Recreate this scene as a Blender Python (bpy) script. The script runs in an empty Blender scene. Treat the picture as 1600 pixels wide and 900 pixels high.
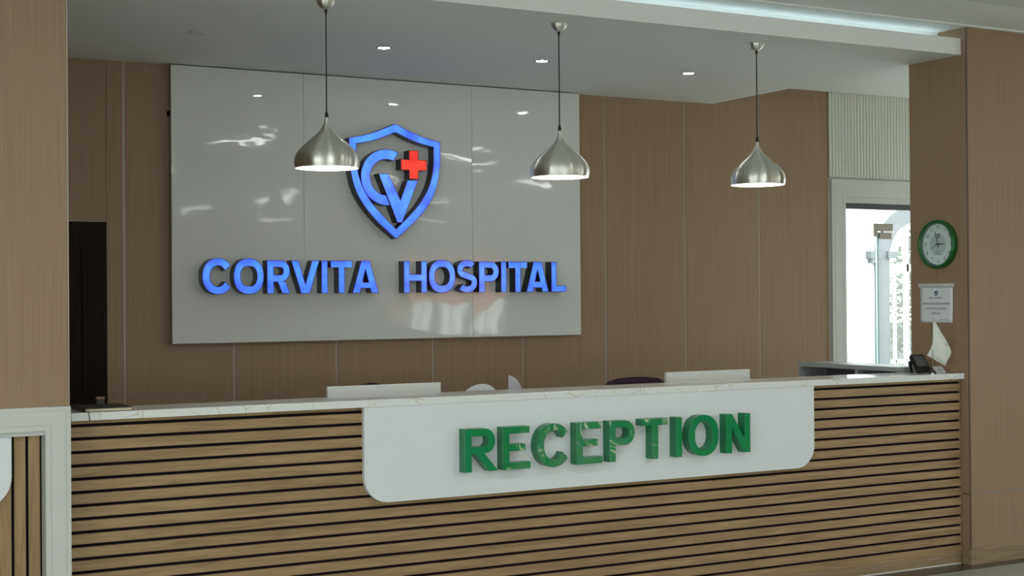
import bpy, bmesh, math, random
from mathutils import Vector, Matrix
from mathutils.geometry import tessellate_polygon

random.seed(7)
S = bpy.context.scene
COL = S.collection
PI = math.pi

# ------------------------------------------------------------------ camera
def make_camera():
    yaw, pitch, roll, f = 0.5086, 0.0062, -0.0079, 2264.03
    cd = bpy.data.cameras.new('camera')
    cd.sensor_width = 36.0
    cd.lens = 36.0 * f / 1600.0
    cd.clip_start = 0.05
    cd.clip_end = 300
    co = bpy.data.objects.new('camera', cd)
    COL.objects.link(co)
    F = Vector((math.sin(yaw)*math.cos(pitch), math.cos(yaw)*math.cos(pitch), math.sin(pitch)))
    R = Vector((math.cos(yaw), -math.sin(yaw), 0))
    U = R.cross(F)
    R2 = R*math.cos(roll) + U*math.sin(roll)
    U2 = -R*math.sin(roll) + U*math.cos(roll)
    m = Matrix((R2, U2, -F)).transposed().to_4x4()
    m.translation = Vector((0, 0, 1.5592))
    co.matrix_world = m
    S.camera = co
make_camera()

# ------------------------------------------------------------------ world, exposure
SKY_STRENGTH = 7.0
LED_STRENGTH = 16.0
w = bpy.data.worlds.new('world')
S.world = w
w.use_nodes = True
wn = w.node_tree.nodes
bg = wn['Background']
tc = wn.new('ShaderNodeTexCoord')
sep = wn.new('ShaderNodeSeparateXYZ')
rmp = wn.new('ShaderNodeValToRGB')
rmp.color_ramp.elements[0].position = 0.0
rmp.color_ramp.elements[0].color = (0.95, 0.97, 0.96, 1)
rmp.color_ramp.elements[1].position = 0.9
rmp.color_ramp.elements[1].color = (0.80, 0.90, 1.0, 1)
w.node_tree.links.new(tc.outputs['Generated'], sep.inputs[0])
w.node_tree.links.new(sep.outputs['Z'], rmp.inputs[0])
w.node_tree.links.new(rmp.outputs[0], bg.inputs[0])
bg.inputs[1].default_value = SKY_STRENGTH
S.view_settings.view_transform = 'Standard'
S.view_settings.look = 'None'
S.view_settings.gamma = 1.0
S.view_settings.use_curve_mapping = False
S.view_settings.exposure = 0.0
S.cycles.max_bounces = 10
S.cycles.diffuse_bounces = 5
S.cycles.transparent_max_bounces = 12
S.cycles.sample_clamp_indirect = 6.0

def portal(name, loc, rot, sx, sy):
    ld = bpy.data.lights.new(name, 'AREA')
    ld.shape = 'RECTANGLE'; ld.size = sx; ld.size_y = sy
    ld.cycles.is_portal = True
    o = bpy.data.objects.new(name, ld)
    o.location = loc; o.rotation_euler = rot
    COL.objects.link(o)
HALL_X0, HALL_X1, HALL_Y0 = -7.0, 12.0, -11.0
WINS_RIGHT = [-8.7, -7.3, -5.9, -1.0, 2.2]                 # centres of the hall windows (y)
WINS_LEFT = [-7.6, -5.4, -3.2, -1.0, 1.2]         # centres of the hall windows (y)
WINS_BACK_ADDED = [-4.0, -1.8, 0.4, 2.6]                    # centres (x) of front windows, added to brighten the back wall
WIN_W, WIN_Z0, WIN_Z1 = 1.3, 0.85, 2.35             # right wall
BWIN_W, BWIN_Z0, BWIN_Z1 = 1.9, 0.30, 2.65          # left wall and the added front windows
zc_ = (WIN_Z0+WIN_Z1)/2
for i, y in enumerate(WINS_RIGHT):
    portal('window_daylight', (HALL_X1+0.12, y, zc_), (0, PI/2, 0), WIN_Z1-WIN_Z0, WIN_W)
for i, y in enumerate(WINS_LEFT):
    portal('window_daylight', (HALL_X0-0.12, y, (BWIN_Z0+BWIN_Z1)/2), (0, -PI/2, 0), BWIN_Z1-BWIN_Z0, BWIN_W)
for i, x in enumerate(WINS_BACK_ADDED):
    portal('window_daylight', (x, HALL_Y0-0.12, (BWIN_Z0+BWIN_Z1)/2), (PI/2, 0, 0), BWIN_W, BWIN_Z1-BWIN_Z0)
PW_ADDED = (9.9, 7.20, 1.8, 0.25, 2.55)                     # unseen window added past the pier for light: x, centre y, width, bottom, top
portal('window_daylight', (PW_ADDED[0]+0.12, PW_ADDED[1], (PW_ADDED[3]+PW_ADDED[4])/2), (0, PI/2, 0), PW_ADDED[4]-PW_ADDED[3], PW_ADDED[2])
portal('door_daylight', (8.35, 8.60, 1.15), (-PI/2, 0, 0), 1.55, 2.3)

# ------------------------------------------------------------------ materials
def new_mat(name):
    m = bpy.data.materials.new(name)
    m.use_nodes = True
    nt = m.node_tree
    return m, nt, nt.nodes['Principled BSDF']

def plain(name, col, rough=0.5, metal=0.0, spec=0.5, coat=0.0, vary=0.04, scale=6.0, bump=0.0, bscale=60.0, emit=None, es=0.0):
    """a colour broken up slightly by noise, optional fine bump"""
    m, nt, b = new_mat(name)
    tcn = nt.nodes.new('ShaderNodeTexCoord')
    n = nt.nodes.new('ShaderNodeTexNoise'); n.inputs['Scale'].default_value = scale
    n.inputs['Detail'].default_value = 3
    r = nt.nodes.new('ShaderNodeValToRGB')
    a = [max(0, c*(1-vary)) for c in col]; z = [min(1, c*(1+vary)) for c in col]
    r.color_ramp.elements[0].position = 0.3; r.color_ramp.elements[0].color = (*a, 1)
    r.color_ramp.elements[1].position = 0.7; r.color_ramp.elements[1].color = (*z, 1)
    nt.links.new(tcn.outputs['Object'], n.inputs['Vector'])
    nt.links.new(n.outputs['Fac'], r.inputs[0])
    nt.links.new(r.outputs[0], b.inputs['Base Color'])
    b.inputs['Roughness'].default_value = rough
    b.inputs['Metallic'].default_value = metal
    b.inputs['Specular IOR Level'].default_value = spec
    b.inputs['Coat Weight'].default_value = coat
    b.inputs['Coat Roughness'].default_value = 0.05
    if bump:
        n2 = nt.nodes.new('ShaderNodeTexNoise'); n2.inputs['Scale'].default_value = bscale
        bp = nt.nodes.new('ShaderNodeBump'); bp.inputs['Strength'].default_value = bump
        bp.inputs['Distance'].default_value = 0.002
        nt.links.new(tcn.outputs['Object'], n2.inputs['Vector'])
        nt.links.new(n2.outputs['Fac'], bp.inputs['Height'])
        nt.links.new(bp.outputs[0], b.inputs['Normal'])
    if emit:
        b.inputs['Emission Color'].default_value = (*emit, 1)
        b.inputs['Emission Strength'].default_value = es
    return m

def grain(name, c0, c1, stretch, rough=0.5, spec=0.4, rand=True, bump=0.15, detail=6, dist=0.0):
    """streaky wood / laminate: noise stretched by the mapping scale"""
    m, nt, b = new_mat(name)
    L = nt.links
    tcn = nt.nodes.new('ShaderNodeTexCoord')
    mp = nt.nodes.new('ShaderNodeMapping'); mp.inputs['Scale'].default_value = stretch
    L.new(tcn.outputs['Object'], mp.inputs['Vector'])
    vec = mp.outputs[0]
    if rand:
        oi = nt.nodes.new('ShaderNodeObjectInfo')
        mul = nt.nodes.new('ShaderNodeMath'); mul.operation = 'MULTIPLY'; mul.inputs[1].default_value = 57.0
        L.new(oi.outputs['Random'], mul.inputs[0])
        add = nt.nodes.new('ShaderNodeVectorMath'); add.operation = 'ADD'
        L.new(vec, add.inputs[0]); L.new(mul.outputs[0], add.inputs[1])
        vec = add.outputs[0]
    n = nt.nodes.new('ShaderNodeTexNoise'); n.inputs['Scale'].default_value = 1.0
    n.inputs['Detail'].default_value = detail; n.inputs['Roughness'].default_value = 0.62
    n.inputs['Distortion'].default_value = dist
    L.new(vec, n.inputs['Vector'])
    r = nt.nodes.new('ShaderNodeValToRGB')
    r.color_ramp.elements[0].position = 0.33; r.color_ramp.elements[0].color = (*c0, 1)
    r.color_ramp.elements[1].position = 0.67; r.color_ramp.elements[1].color = (*c1, 1)
    L.new(n.outputs['Fac'], r.inputs[0]); L.new(r.outputs[0], b.inputs['Base Color'])
    b.inputs['Roughness'].default_value = rough
    b.inputs['Specular IOR Level'].default_value = spec
    if bump:
        bp = nt.nodes.new('ShaderNodeBump'); bp.inputs['Strength'].default_value = bump
        bp.inputs['Distance'].default_value = 0.001
        L.new(n.outputs['Fac'], bp.inputs['Height']); L.new(bp.outputs[0], b.inputs['Normal'])
    return m

def wavy_gloss(name, col, rough, scale, strength, distance, spec=0.5, coat=0.0, stretch=(1, 1, 1), detail=2.0, distortion=0.0):
    """glossy sheet that is not quite flat, so that it mirrors the hall in ripples"""
    m, nt, b = new_mat(name)
    L = nt.links
    tcn = nt.nodes.new('ShaderNodeTexCoord')
    mp = nt.nodes.new('ShaderNodeMapping'); mp.inputs['Scale'].default_value = stretch
    oi = nt.nodes.new('ShaderNodeObjectInfo')
    mul = nt.nodes.new('ShaderNodeMath'); mul.operation = 'MULTIPLY'; mul.inputs[1].default_value = 31.0
    add = nt.nodes.new('ShaderNodeVectorMath'); add.operation = 'ADD'
    n = nt.nodes.new('ShaderNodeTexNoise'); n.inputs['Scale'].default_value = scale
    n.inputs['Detail'].default_value = detail
    n.inputs['Distortion'].default_value = distortion
    bp = nt.nodes.new('ShaderNodeBump'); bp.inputs['Strength'].default_value = strength
    bp.inputs['Distance'].default_value = distance
    L.new(tcn.outputs['Object'], mp.inputs['Vector'])
    L.new(oi.outputs['Random'], mul.inputs[0])
    L.new(mp.outputs[0], add.inputs[0]); L.new(mul.outputs[0], add.inputs[1])
    L.new(add.outputs[0], n.inputs['Vector'])
    L.new(n.outputs['Fac'], bp.inputs['Height']); L.new(bp.outputs[0], b.inputs['Normal'])
    b.inputs['Base Color'].default_value = (*col, 1)
    b.inputs['Roughness'].default_value = rough
    b.inputs['Specular IOR Level'].default_value = spec
    b.inputs['Coat Weight'].default_value = coat
    b.inputs['Coat Roughness'].default_value = 0.03
    return m

def lit_acrylic(name, ca, cb, strength, scale=7.0):
    """back-lit acrylic face: gives off light, slightly uneven"""
    m, nt, b = new_mat(name)
    L = nt.links
    tcn = nt.nodes.new('ShaderNodeTexCoord')
    n = nt.nodes.new('ShaderNodeTexNoise'); n.inputs['Scale'].default_value = scale
    n.inputs['Detail'].default_value = 2
    r = nt.nodes.new('ShaderNodeValToRGB')
    r.color_ramp.elements[0].position = 0.35; r.color_ramp.elements[0].color = (*ca, 1)
    r.color_ramp.elements[1].position = 0.65; r.color_ramp.elements[1].color = (*cb, 1)
    L.new(tcn.outputs['Object'], n.inputs['Vector']); L.new(n.outputs['Fac'], r.inputs[0])
    L.new(r.outputs[0], b.inputs['Emission Color'])
    b.inputs['Emission Strength'].default_value = strength
    b.inputs['Base Color'].default_value = (ca[0]*0.3, ca[1]*0.3, ca[2]*0.3, 1)
    b.inputs['Roughness'].default_value = 0.12
    return m

def glow(name, col, strength):
    m, nt, b = new_mat(name)
    b.inputs['Base Color'].default_value = (0.8, 0.8, 0.8, 1)
    b.inputs['Emission Color'].default_value = (*col, 1)
    b.inputs['Emission Strength'].default_value = strength
    return m

def glass_mat(name, tint=(0.95, 0.98, 0.97), refl=1.0):
    m = bpy.data.materials.new(name); m.use_nodes = True
    nt = m.node_tree; nt.nodes.clear()
    out = nt.nodes.new('ShaderNodeOutputMaterial')
    tr = nt.nodes.new('ShaderNodeBsdfTransparent'); tr.inputs[0].default_value = (*tint, 1)
    gl = nt.nodes.new('ShaderNodeBsdfGlossy'); gl.inputs['Roughness'].default_value = 0.01
    fr = nt.nodes.new('ShaderNodeLayerWeight'); fr.inputs[0].default_value = 0.5
    pw = nt.nodes.new('ShaderNodeMath'); pw.operation = 'POWER'; pw.inputs[1].default_value = 5.0
    mu = nt.nodes.new('ShaderNodeMath'); mu.operation = 'MULTIPLY_ADD'; mu.inputs[1].default_value = 0.8*min(refl, 1.2); mu.inputs[2].default_value = 0.035*refl
    mx = nt.nodes.new('ShaderNodeMixShader')
    nt.links.new(fr.outputs['Facing'], pw.inputs[0]); nt.links.new(pw.outputs[0], mu.inputs[0]); nt.links.new(mu.outputs[0], mx.inputs[0])
    nt.links.new(tr.outputs[0], mx.inputs[1]); nt.links.new(gl.outputs[0], mx.inputs[2])
    nt.links.new(mx.outputs[0], out.inputs[0])
    return m

def marble_mat():
    m, nt, b = new_mat('veined_marble')
    L = nt.links
    tcn = nt.nodes.new('ShaderNodeTexCoord')
    mp = nt.nodes.new('ShaderNodeMapping'); mp.inputs['Rotation'].default_value = (0.6, 0.3, 0.5)
    nz = nt.nodes.new('ShaderNodeTexNoise'); nz.inputs['Scale'].default_value = 3.0
    sc = nt.nodes.new('ShaderNodeVectorMath'); sc.operation = 'SCALE'; sc.inputs['Scale'].default_value = 0.05
    ad = nt.nodes.new('ShaderNodeVectorMath'); ad.operation = 'ADD'
    L.new(tcn.outputs['Object'], nz.inputs['Vector']); L.new(nz.outputs['Color'], sc.inputs[0])
    L.new(tcn.outputs['Object'], mp.inputs['Vector'])
    L.new(mp.outputs[0], ad.inputs[0]); L.new(sc.outputs[0], ad.inputs[1])
    v = nt.nodes.new('ShaderNodeTexVoronoi'); v.feature = 'DISTANCE_TO_EDGE'; v.inputs['Scale'].default_value = 8.5
    L.new(ad.outputs[0], v.inputs['Vector'])
    r = nt.nodes.new('ShaderNodeValToRGB')
    r.color_ramp.elements[0].position = 0.0; r.color_ramp.elements[0].color = (0.42, 0.34, 0.22, 1)
    r.color_ramp.elements[1].position = 0.016; r.color_ramp.elements[1].color = (0.76, 0.79, 0.77, 1)
    L.new(v.outputs['Distance'], r.inputs[0])
    n2 = nt.nodes.new('ShaderNodeTexNoise'); n2.inputs['Scale'].default_value = 9.0
    L.new(tcn.outputs['Object'], n2.inputs['Vector'])
    r2 = nt.nodes.new('ShaderNodeValToRGB')
    r2.color_ramp.elements[0].position = 0.42; r2.color_ramp.elements[1].position = 0.6
    L.new(n2.outputs['Fac'], r2.inputs[0])
    mx = nt.nodes.new('ShaderNodeMix'); mx.data_type = 'RGBA'
    mx.inputs['A'].default_value = (0.76, 0.79, 0.77, 1)
    L.new(r2.outputs[0], mx.inputs['Factor']); L.new(r.outputs[0], mx.inputs['B'])
    L.new(mx.outputs['Result'], b.inputs['Base Color'])
    b.inputs['Roughness'].default_value = 0.1
    b.inputs['Specular IOR Level'].default_value = 0.5
    return m

def green_painted_glints(lo):
    """green acrylic; reflections off its wrinkled gloss painted in as pale streaks"""
    m, nt, b = new_mat('green_gloss_painted_glints')
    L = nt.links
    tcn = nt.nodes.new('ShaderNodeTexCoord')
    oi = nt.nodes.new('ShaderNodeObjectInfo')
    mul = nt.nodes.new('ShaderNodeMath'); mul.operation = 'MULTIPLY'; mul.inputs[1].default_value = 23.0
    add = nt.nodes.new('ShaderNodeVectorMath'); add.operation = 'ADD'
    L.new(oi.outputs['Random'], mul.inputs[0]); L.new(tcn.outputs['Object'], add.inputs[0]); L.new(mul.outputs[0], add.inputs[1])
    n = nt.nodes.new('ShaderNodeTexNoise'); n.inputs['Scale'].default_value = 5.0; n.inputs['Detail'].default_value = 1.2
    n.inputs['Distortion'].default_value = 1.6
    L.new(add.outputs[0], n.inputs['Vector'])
    # thin contour bands of the noise, painted in as pale curling reflections
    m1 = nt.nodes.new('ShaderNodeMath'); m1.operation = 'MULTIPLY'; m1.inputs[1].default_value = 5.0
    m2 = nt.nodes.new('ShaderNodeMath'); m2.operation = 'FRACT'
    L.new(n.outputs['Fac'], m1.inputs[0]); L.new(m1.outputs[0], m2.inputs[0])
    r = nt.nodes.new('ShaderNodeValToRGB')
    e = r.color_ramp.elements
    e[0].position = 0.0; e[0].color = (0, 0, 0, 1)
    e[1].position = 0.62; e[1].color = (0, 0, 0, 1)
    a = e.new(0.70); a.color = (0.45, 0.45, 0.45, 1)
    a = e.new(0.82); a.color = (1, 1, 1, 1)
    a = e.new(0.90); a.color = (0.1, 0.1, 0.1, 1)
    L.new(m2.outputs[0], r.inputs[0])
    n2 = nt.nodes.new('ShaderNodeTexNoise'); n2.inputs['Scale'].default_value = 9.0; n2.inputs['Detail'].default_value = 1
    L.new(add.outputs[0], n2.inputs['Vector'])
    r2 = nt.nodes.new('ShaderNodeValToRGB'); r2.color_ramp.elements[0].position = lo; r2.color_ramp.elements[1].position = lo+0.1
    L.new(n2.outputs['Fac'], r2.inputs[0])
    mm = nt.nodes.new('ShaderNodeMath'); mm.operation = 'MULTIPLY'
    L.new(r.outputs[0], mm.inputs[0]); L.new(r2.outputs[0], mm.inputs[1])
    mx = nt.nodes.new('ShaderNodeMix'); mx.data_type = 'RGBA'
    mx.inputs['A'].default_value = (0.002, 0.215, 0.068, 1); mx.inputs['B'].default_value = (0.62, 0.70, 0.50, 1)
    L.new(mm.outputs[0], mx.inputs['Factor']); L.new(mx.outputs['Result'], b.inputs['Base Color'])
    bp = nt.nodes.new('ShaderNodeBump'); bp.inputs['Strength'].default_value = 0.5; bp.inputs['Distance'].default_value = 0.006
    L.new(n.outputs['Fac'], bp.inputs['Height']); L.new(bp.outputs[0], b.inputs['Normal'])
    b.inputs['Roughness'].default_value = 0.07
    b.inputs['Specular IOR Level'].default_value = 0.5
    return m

def spun_metal(name):
    m, nt, b = new_mat(name)
    tg = nt.nodes.new('ShaderNodeTangent'); tg.direction_type = 'RADIAL'; tg.axis = 'Z'
    nt.links.new(tg.outputs[0], b.inputs['Tangent'])
    tcn = nt.nodes.new('ShaderNodeTexCoord')
    mp = nt.nodes.new('ShaderNodeMapping'); mp.inputs['Scale'].default_value = (4, 4, 900)
    n = nt.nodes.new('ShaderNodeTexNoise'); n.inputs['Scale'].default_value = 1.0
    bp = nt.nodes.new('ShaderNodeBump'); bp.inputs['Strength'].default_value = 0.06; bp.inputs['Distance'].default_value = 0.0005
    nt.links.new(tcn.outputs['Object'], mp.inputs['Vector']); nt.links.new(mp.outputs[0], n.inputs['Vector'])
    nt.links.new(n.outputs['Fac'], bp.inputs['Height']); nt.links.new(bp.outputs[0], b.inputs['Normal'])
    b.inputs['Base Color'].default_value = (0.78, 0.78, 0.73, 1)
    b.inputs['Metallic'].default_value = 1.0
    b.inputs['Roughness'].default_value = 0.36
    b.inputs['Anisotropic'].default_value = 0.93
    b.inputs['Anisotropic Rotation'].default_value = 0.25
    return m

M = {}
M['laminate'] = grain('brown_laminate', (0.262, 0.176, 0.103), (0.345, 0.240, 0.148), (260, 260, 1.6), rough=0.5, spec=0.35, bump=0.1)
M['laminate_dark'] = grain('brown_laminate_return', (0.262, 0.176, 0.103), (0.345, 0.240, 0.148), (260, 260, 1.6), rough=0.5, spec=0.35, bump=0.1)
M['oak'] = grain('oak_slat', (0.245, 0.164, 0.074), (0.4, 0.281, 0.14), (2.2, 34, 34), rough=0.5, dist=1.2)
M['oak_v'] = grain('oak_slat_upright', (0.245, 0.164, 0.074), (0.4, 0.281, 0.14), (34, 34, 2.2), rough=0.5, dist=1.2)
M['black'] = plain('black_felt', (0.012, 0.009, 0.009), 0.9, spec=0.1)
M['white_paint'] = plain('white_paint', (0.78, 0.79, 0.76), 0.55, vary=0.015)
M['ceiling'] = plain('ceiling_paint', (0.80, 0.81, 0.80), 0.8, vary=0.01, scale=2, spec=0.2)
M['tile_ceiling'] = plain('ceiling_tile', (0.70, 0.71, 0.68), 0.9, vary=0.03, scale=40, spec=0.2)
M['white_trim'] = plain('white_satin_trim', (0.59, 0.61, 0.585), 0.35, vary=0.015)
M['board'] = plain('white_acrylic_board', (0.74, 0.775, 0.80), 0.25, vary=0.01, spec=0.4)
M['gloss_panel'] = wavy_gloss('white_gloss_panel', (0.68, 0.705, 0.685), 0.04, 1.3, 0.5, 0.008, spec=0.5, stretch=(1.0, 1.0, 2.0), detail=2.6, distortion=0.4)
M['panel_edge'] = plain('panel_edge', (0.30, 0.30, 0.29), 0.4)
M['green'] = wavy_gloss('green_gloss_face', (0.002, 0.235, 0.075), 0.06, 7.0, 0.3, 0.008, spec=0.45, distortion=0.6)
M['green_side'] = plain('green_gloss_side', (0.004, 0.19, 0.075), 0.22, spec=0.45)
M['green_glints'] = green_painted_glints(0.50)
M['green_glints_dense'] = green_painted_glints(0.36)
M['blue_face'] = lit_acrylic('blue_lit_face', (0.055, 0.145, 1.0), (0.10, 0.38, 1.0), 1.05)
M['blue_edge'] = plain('violet_edge', (0.03, 0.02, 0.25), 0.3, emit=(0.06, 0.03, 0.55), es=0.35)
M['navy'] = plain('dark_navy_return', (0.011, 0.012, 0.022), 0.35, spec=0.4)
M['red_face'] = lit_acrylic('red_lit_face', (0.78, 0.020, 0.015), (1.0, 0.06, 0.035), 1.0, 12)
M['red_edge'] = plain('dark_red_edge', (0.12, 0.01, 0.01), 0.3)
M['marble'] = marble_mat()
M['spun'] = spun_metal('spun_aluminium')
M['metal'] = plain('satin_metal', (0.25, 0.24, 0.21), 0.35, metal=1.0)
M['champagne'] = plain('champagne_strip', (0.38, 0.33, 0.26), 0.5, metal=0.3)
M['bronze'] = plain('bronze_strip', (0.16, 0.13, 0.10), 0.5, metal=0.3)
M['grey_strip'] = plain('grey_strip', (0.27, 0.24, 0.21), 0.5, metal=0.3)
M['chrome'] = plain('chrome', (0.75, 0.75, 0.75), 0.1, metal=1.0)
M['cable'] = plain('black_cable', (0.01, 0.008, 0.008), 0.6)
M['shade_in'] = plain('white_inner_shade', (0.85, 0.83, 0.82), 0.6)
M['lamp'] = glow('lamp_diffuser', (1.0, 0.93, 0.92), 6.0)
M['downlight'] = glow('downlight_lens', (1.0, 0.98, 0.96), 110.0)
M['downlight_off'] = plain('unlit_lens', (0.60, 0.62, 0.60), 0.3)
M['ring'] = plain('downlight_ring', (0.22, 0.22, 0.22), 0.3, metal=0.7)
M['ring_white'] = plain('white_ring', (0.5, 0.51, 0.5), 0.4)
M['led'] = glow('led_panel_lens', (0.97, 1.0, 0.985), LED_STRENGTH)
M['cove'] = glow('cove_led', (0.74, 0.95, 1.0), 2.6)
M['door_wood'] = grain('dark_door_wood', (0.010, 0.0045, 0.003), (0.022, 0.010, 0.007), (30, 30, 1.5), rough=0.6, spec=0.12)
M['floor'] = plain('pale_floor_tile', (0.38, 0.40, 0.35), 0.22, vary=0.05, scale=3)
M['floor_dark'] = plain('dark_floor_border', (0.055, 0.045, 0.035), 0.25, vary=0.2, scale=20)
M['oak_base'] = grain('oak_baseboard', (0.20, 0.145, 0.075), (0.33, 0.25, 0.14), (3, 40, 40), rough=0.45, dist=0.8)
M['glass'] = glass_mat('clear_glass')
M['glass_edge'] = plain('glass_edge', (0.45, 0.62, 0.60), 0.15)
M['dark_rail'] = plain('dark_rail', (0.03, 0.035, 0.04), 0.4)
M['grey_lam'] = plain('grey_laminate', (0.40, 0.42, 0.41), 0.35, vary=0.02)
M['grey_in'] = plain('grey_laminate_inside', (0.16, 0.15, 0.15), 0.5)
M['monitor'] = plain('white_plastic', (0.76, 0.78, 0.74), 0.35, vary=0.01)
M['screen'] = plain('dark_screen', (0.01, 0.01, 0.012), 0.1)
M['purple'] = plain('dark_purple_fabric', (0.032, 0.014, 0.028), 0.85, vary=0.2, scale=60, bump=0.3, bscale=400)
M['plastic_black'] = plain('black_plastic', (0.010, 0.011, 0.012), 0.35)
M['phone_screen'] = plain('grey_screen', (0.10, 0.108, 0.108), 0.15)
M['paper'] = plain('white_paper', (0.72, 0.75, 0.76), 0.7, vary=0.01)
M['paper_grey'] = plain('grey_paper', (0.48, 0.48, 0.53), 0.6, vary=0.02)
M['ink'] = plain('dark_ink', (0.05, 0.05, 0.06), 0.6)
M['ink_blue'] = plain('blue_ink', (0.02, 0.07, 0.16), 0.6)
M['ink_light'] = plain('grey_ink', (0.16, 0.17, 0.18), 0.6)
M['flag'] = plain('white_satin_cloth', (0.70, 0.73, 0.69), 0.5, vary=0.02, bump=0.1, bscale=500)
M['crystal'] = glass_mat('crystal', (0.86, 0.88, 0.87), 3.0)
M['cover'] = plain('black_cover', (0.016, 0.016, 0.015), 0.45, bump=0.2, bscale=300)
M['cover_edge'] = plain('maroon_edge', (0.06, 0.02, 0.02), 0.6)
M['pages'] = grain('cream_pages', (0.52, 0.47, 0.33), (0.66, 0.60, 0.45), (3, 3, 1500), rough=0.8)
M['ribbon'] = plain('grey_ribbon', (0.09, 0.09, 0.085), 0.5)
M['tan'] = plain('tan_lid', (0.26, 0.15, 0.09), 0.4)
M['box_black'] = plain('black_box', (0.025, 0.022, 0.022), 0.5)
M['clock_green'] = plain('green_clock_case', (0.005, 0.105, 0.018), 0.3)
M['dial'] = plain('white_dial', (0.82, 0.85, 0.85), 0.5, vary=0.01)
M['dial_grey'] = plain('grey_dial_disc', (0.55, 0.58, 0.58), 0.5, vary=0.01)
M['facade'] = plain('white_facade', (0.82, 0.82, 0.80), 0.7, vary=0.02)
M['facade_trim'] = plain('grey_facade_trim', (0.115, 0.125, 0.128), 0.6, vary=0.04)
M['bark'] = plain('bark', (0.10, 0.07, 0.05), 0.9)
M['leaves'] = plain('leaves', (0.055, 0.068, 0.034), 0.7, vary=0.5, scale=9)
M['stone'] = plain('grey_stone', (0.12, 0.13, 0.135), 0.8, vary=0.2, scale=8)
M['paving'] = plain('paving', (0.30, 0.29, 0.27), 0.8, vary=0.1)
M['sealant'] = plain('white_sealant', (0.75, 0.75, 0.70), 0.5)
M['slat_white'] = plain('white_slat', (0.66, 0.67, 0.60), 0.5, vary=0.02)
M['slat_gap'] = plain('grey_slat_gap', (0.36, 0.36, 0.32), 0.7)
def blind_mat():
    m, nt, b = new_mat('terracotta_blind')
    tl = nt.nodes.new('ShaderNodeBsdfTranslucent'); tl.inputs[0].default_value = (0.92, 0.52, 0.32, 1)
    mx = nt.nodes.new('ShaderNodeMixShader'); mx.inputs[0].default_value = 0.85
    b.inputs['Base Color'].default_value = (0.55, 0.22, 0.11, 1); b.inputs['Roughness'].default_value = 0.9
    nt.links.new(b.outputs[0], mx.inputs[1]); nt.links.new(tl.outputs[0], mx.inputs[2])
    nt.links.new(mx.outputs[0], nt.nodes['Material Output'].inputs[0])
    return m
M['blind'] = blind_mat()

# ------------------------------------------------------------------ object helpers
def wloc(o):
    v = Vector((0, 0, 0))
    while o is not None:
        v += Vector(o.location); o = o.parent
    return v

def obj(name, bm, mats, parent=None, origin=None, smooth=False):
    """links bm (world coordinates) as ONE mesh object; the origin goes to its base centre"""
    bm.verts.ensure_lookup_table()
    if origin is None:
        xs = [v.co.x for v in bm.verts]; ys = [v.co.y for v in bm.verts]; zs = [v.co.z for v in bm.verts]
        origin = Vector(((min(xs)+max(xs))/2, (min(ys)+max(ys))/2, min(zs)))
    origin = Vector(origin)
    for v in bm.verts: v.co -= origin
    me = bpy.data.meshes.new(name)
    bm.normal_update()
    bm.to_mesh(me); bm.free()
    for m in (mats if isinstance(mats, (list, tuple)) else [mats]): me.materials.append(m)
    if smooth:
        for p in me.polygons: p.use_smooth = True
    o = bpy.data.objects.new(name, me)
    COL.objects.link(o)
    if parent is not None:
        o.parent = parent
        o.location = origin - wloc(parent)
    else:
        o.location = origin
    return o

def smooth_by_angle(o, deg=40):
    me = o.data
    for p in me.polygons: p.use_smooth = True
    bm = bmesh.new(); bm.from_mesh(me)
    for e in bm.edges:
        if len(e.link_faces) == 2 and e.calc_face_angle(0) > math.radians(deg): e.smooth = False
    bm.to_mesh(me); bm.free()

def tag(o, label=None, cat=None, group=None, kind=None):
    if label: o['label'] = label
    if cat: o['category'] = cat
    if group: o['group'] = group
    if kind: o['kind'] = kind
    return o

def thing(name, loc, label, cat, group=None):
    o = bpy.data.objects.new(name, None)
    o.empty_display_size = 0.05
    o.location = loc
    COL.objects.link(o)
    return tag(o, label, cat, group)

def struct(name, bm, m, parent=None, **k):
    o = obj(name, bm, m, parent, **k)
    if parent is None: o['kind'] = 'structure'
    return o

def add_box(bm, lo, hi, bevel=0.0, mi=0):
    x0, y0, z0 = lo; x1, y1, z1 = hi
    vs = [bm.verts.new(c) for c in ((x0,y0,z0),(x1,y0,z0),(x1,y1,z0),(x0,y1,z0),(x0,y0,z1),(x1,y0,z1),(x1,y1,z1),(x0,y1,z1))]
    fs = [bm.faces.new([vs[i] for i in q]) for q in ((0,3,2,1),(4,5,6,7),(0,1,5,4),(1,2,6,5),(2,3,7,6),(3,0,4,7))]
    for f in fs: f.material_index = mi
    if bevel:
        es = list({e for f in fs for e in f.edges})
        r = bmesh.ops.bevel(bm, geom=es, offset=bevel, segments=2, profile=0.7, affect='EDGES')
        for f in r['faces']: f.material_index = mi
    return vs

def box(lo, hi, bevel=0.0):
    bm = bmesh.new(); add_box(bm, lo, hi, bevel); return bm

def add_lathe(bm, prof, c, seg=48, cap0=True, cap1=True, mi=0, axis='Z'):
    """prof: (radius, height) pairs, turned about the vertical through c (or about X pointing to -X)"""
    rings = []
    for r, h in prof:
        ring = []
        for k in range(seg):
            a = 2*PI*k/seg
            if axis == 'Z': p = (c[0]+r*math.cos(a), c[1]+r*math.sin(a), c[2]+h)
            else: p = (c[0]-h, c[1]-r*math.cos(a), c[2]+r*math.sin(a))
            ring.append(bm.verts.new(p))
        rings.append(ring)
    for a, b in zip(rings, rings[1:]):
        for k in range(seg):
            f = bm.faces.new((a[k], a[(k+1) % seg], b[(k+1) % seg], b[k])); f.material_index = mi
    if cap0: bm.faces.new(list(reversed(rings[0]))).material_index = mi
    if cap1: bm.faces.new(rings[-1]).material_index = mi
    return rings

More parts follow.
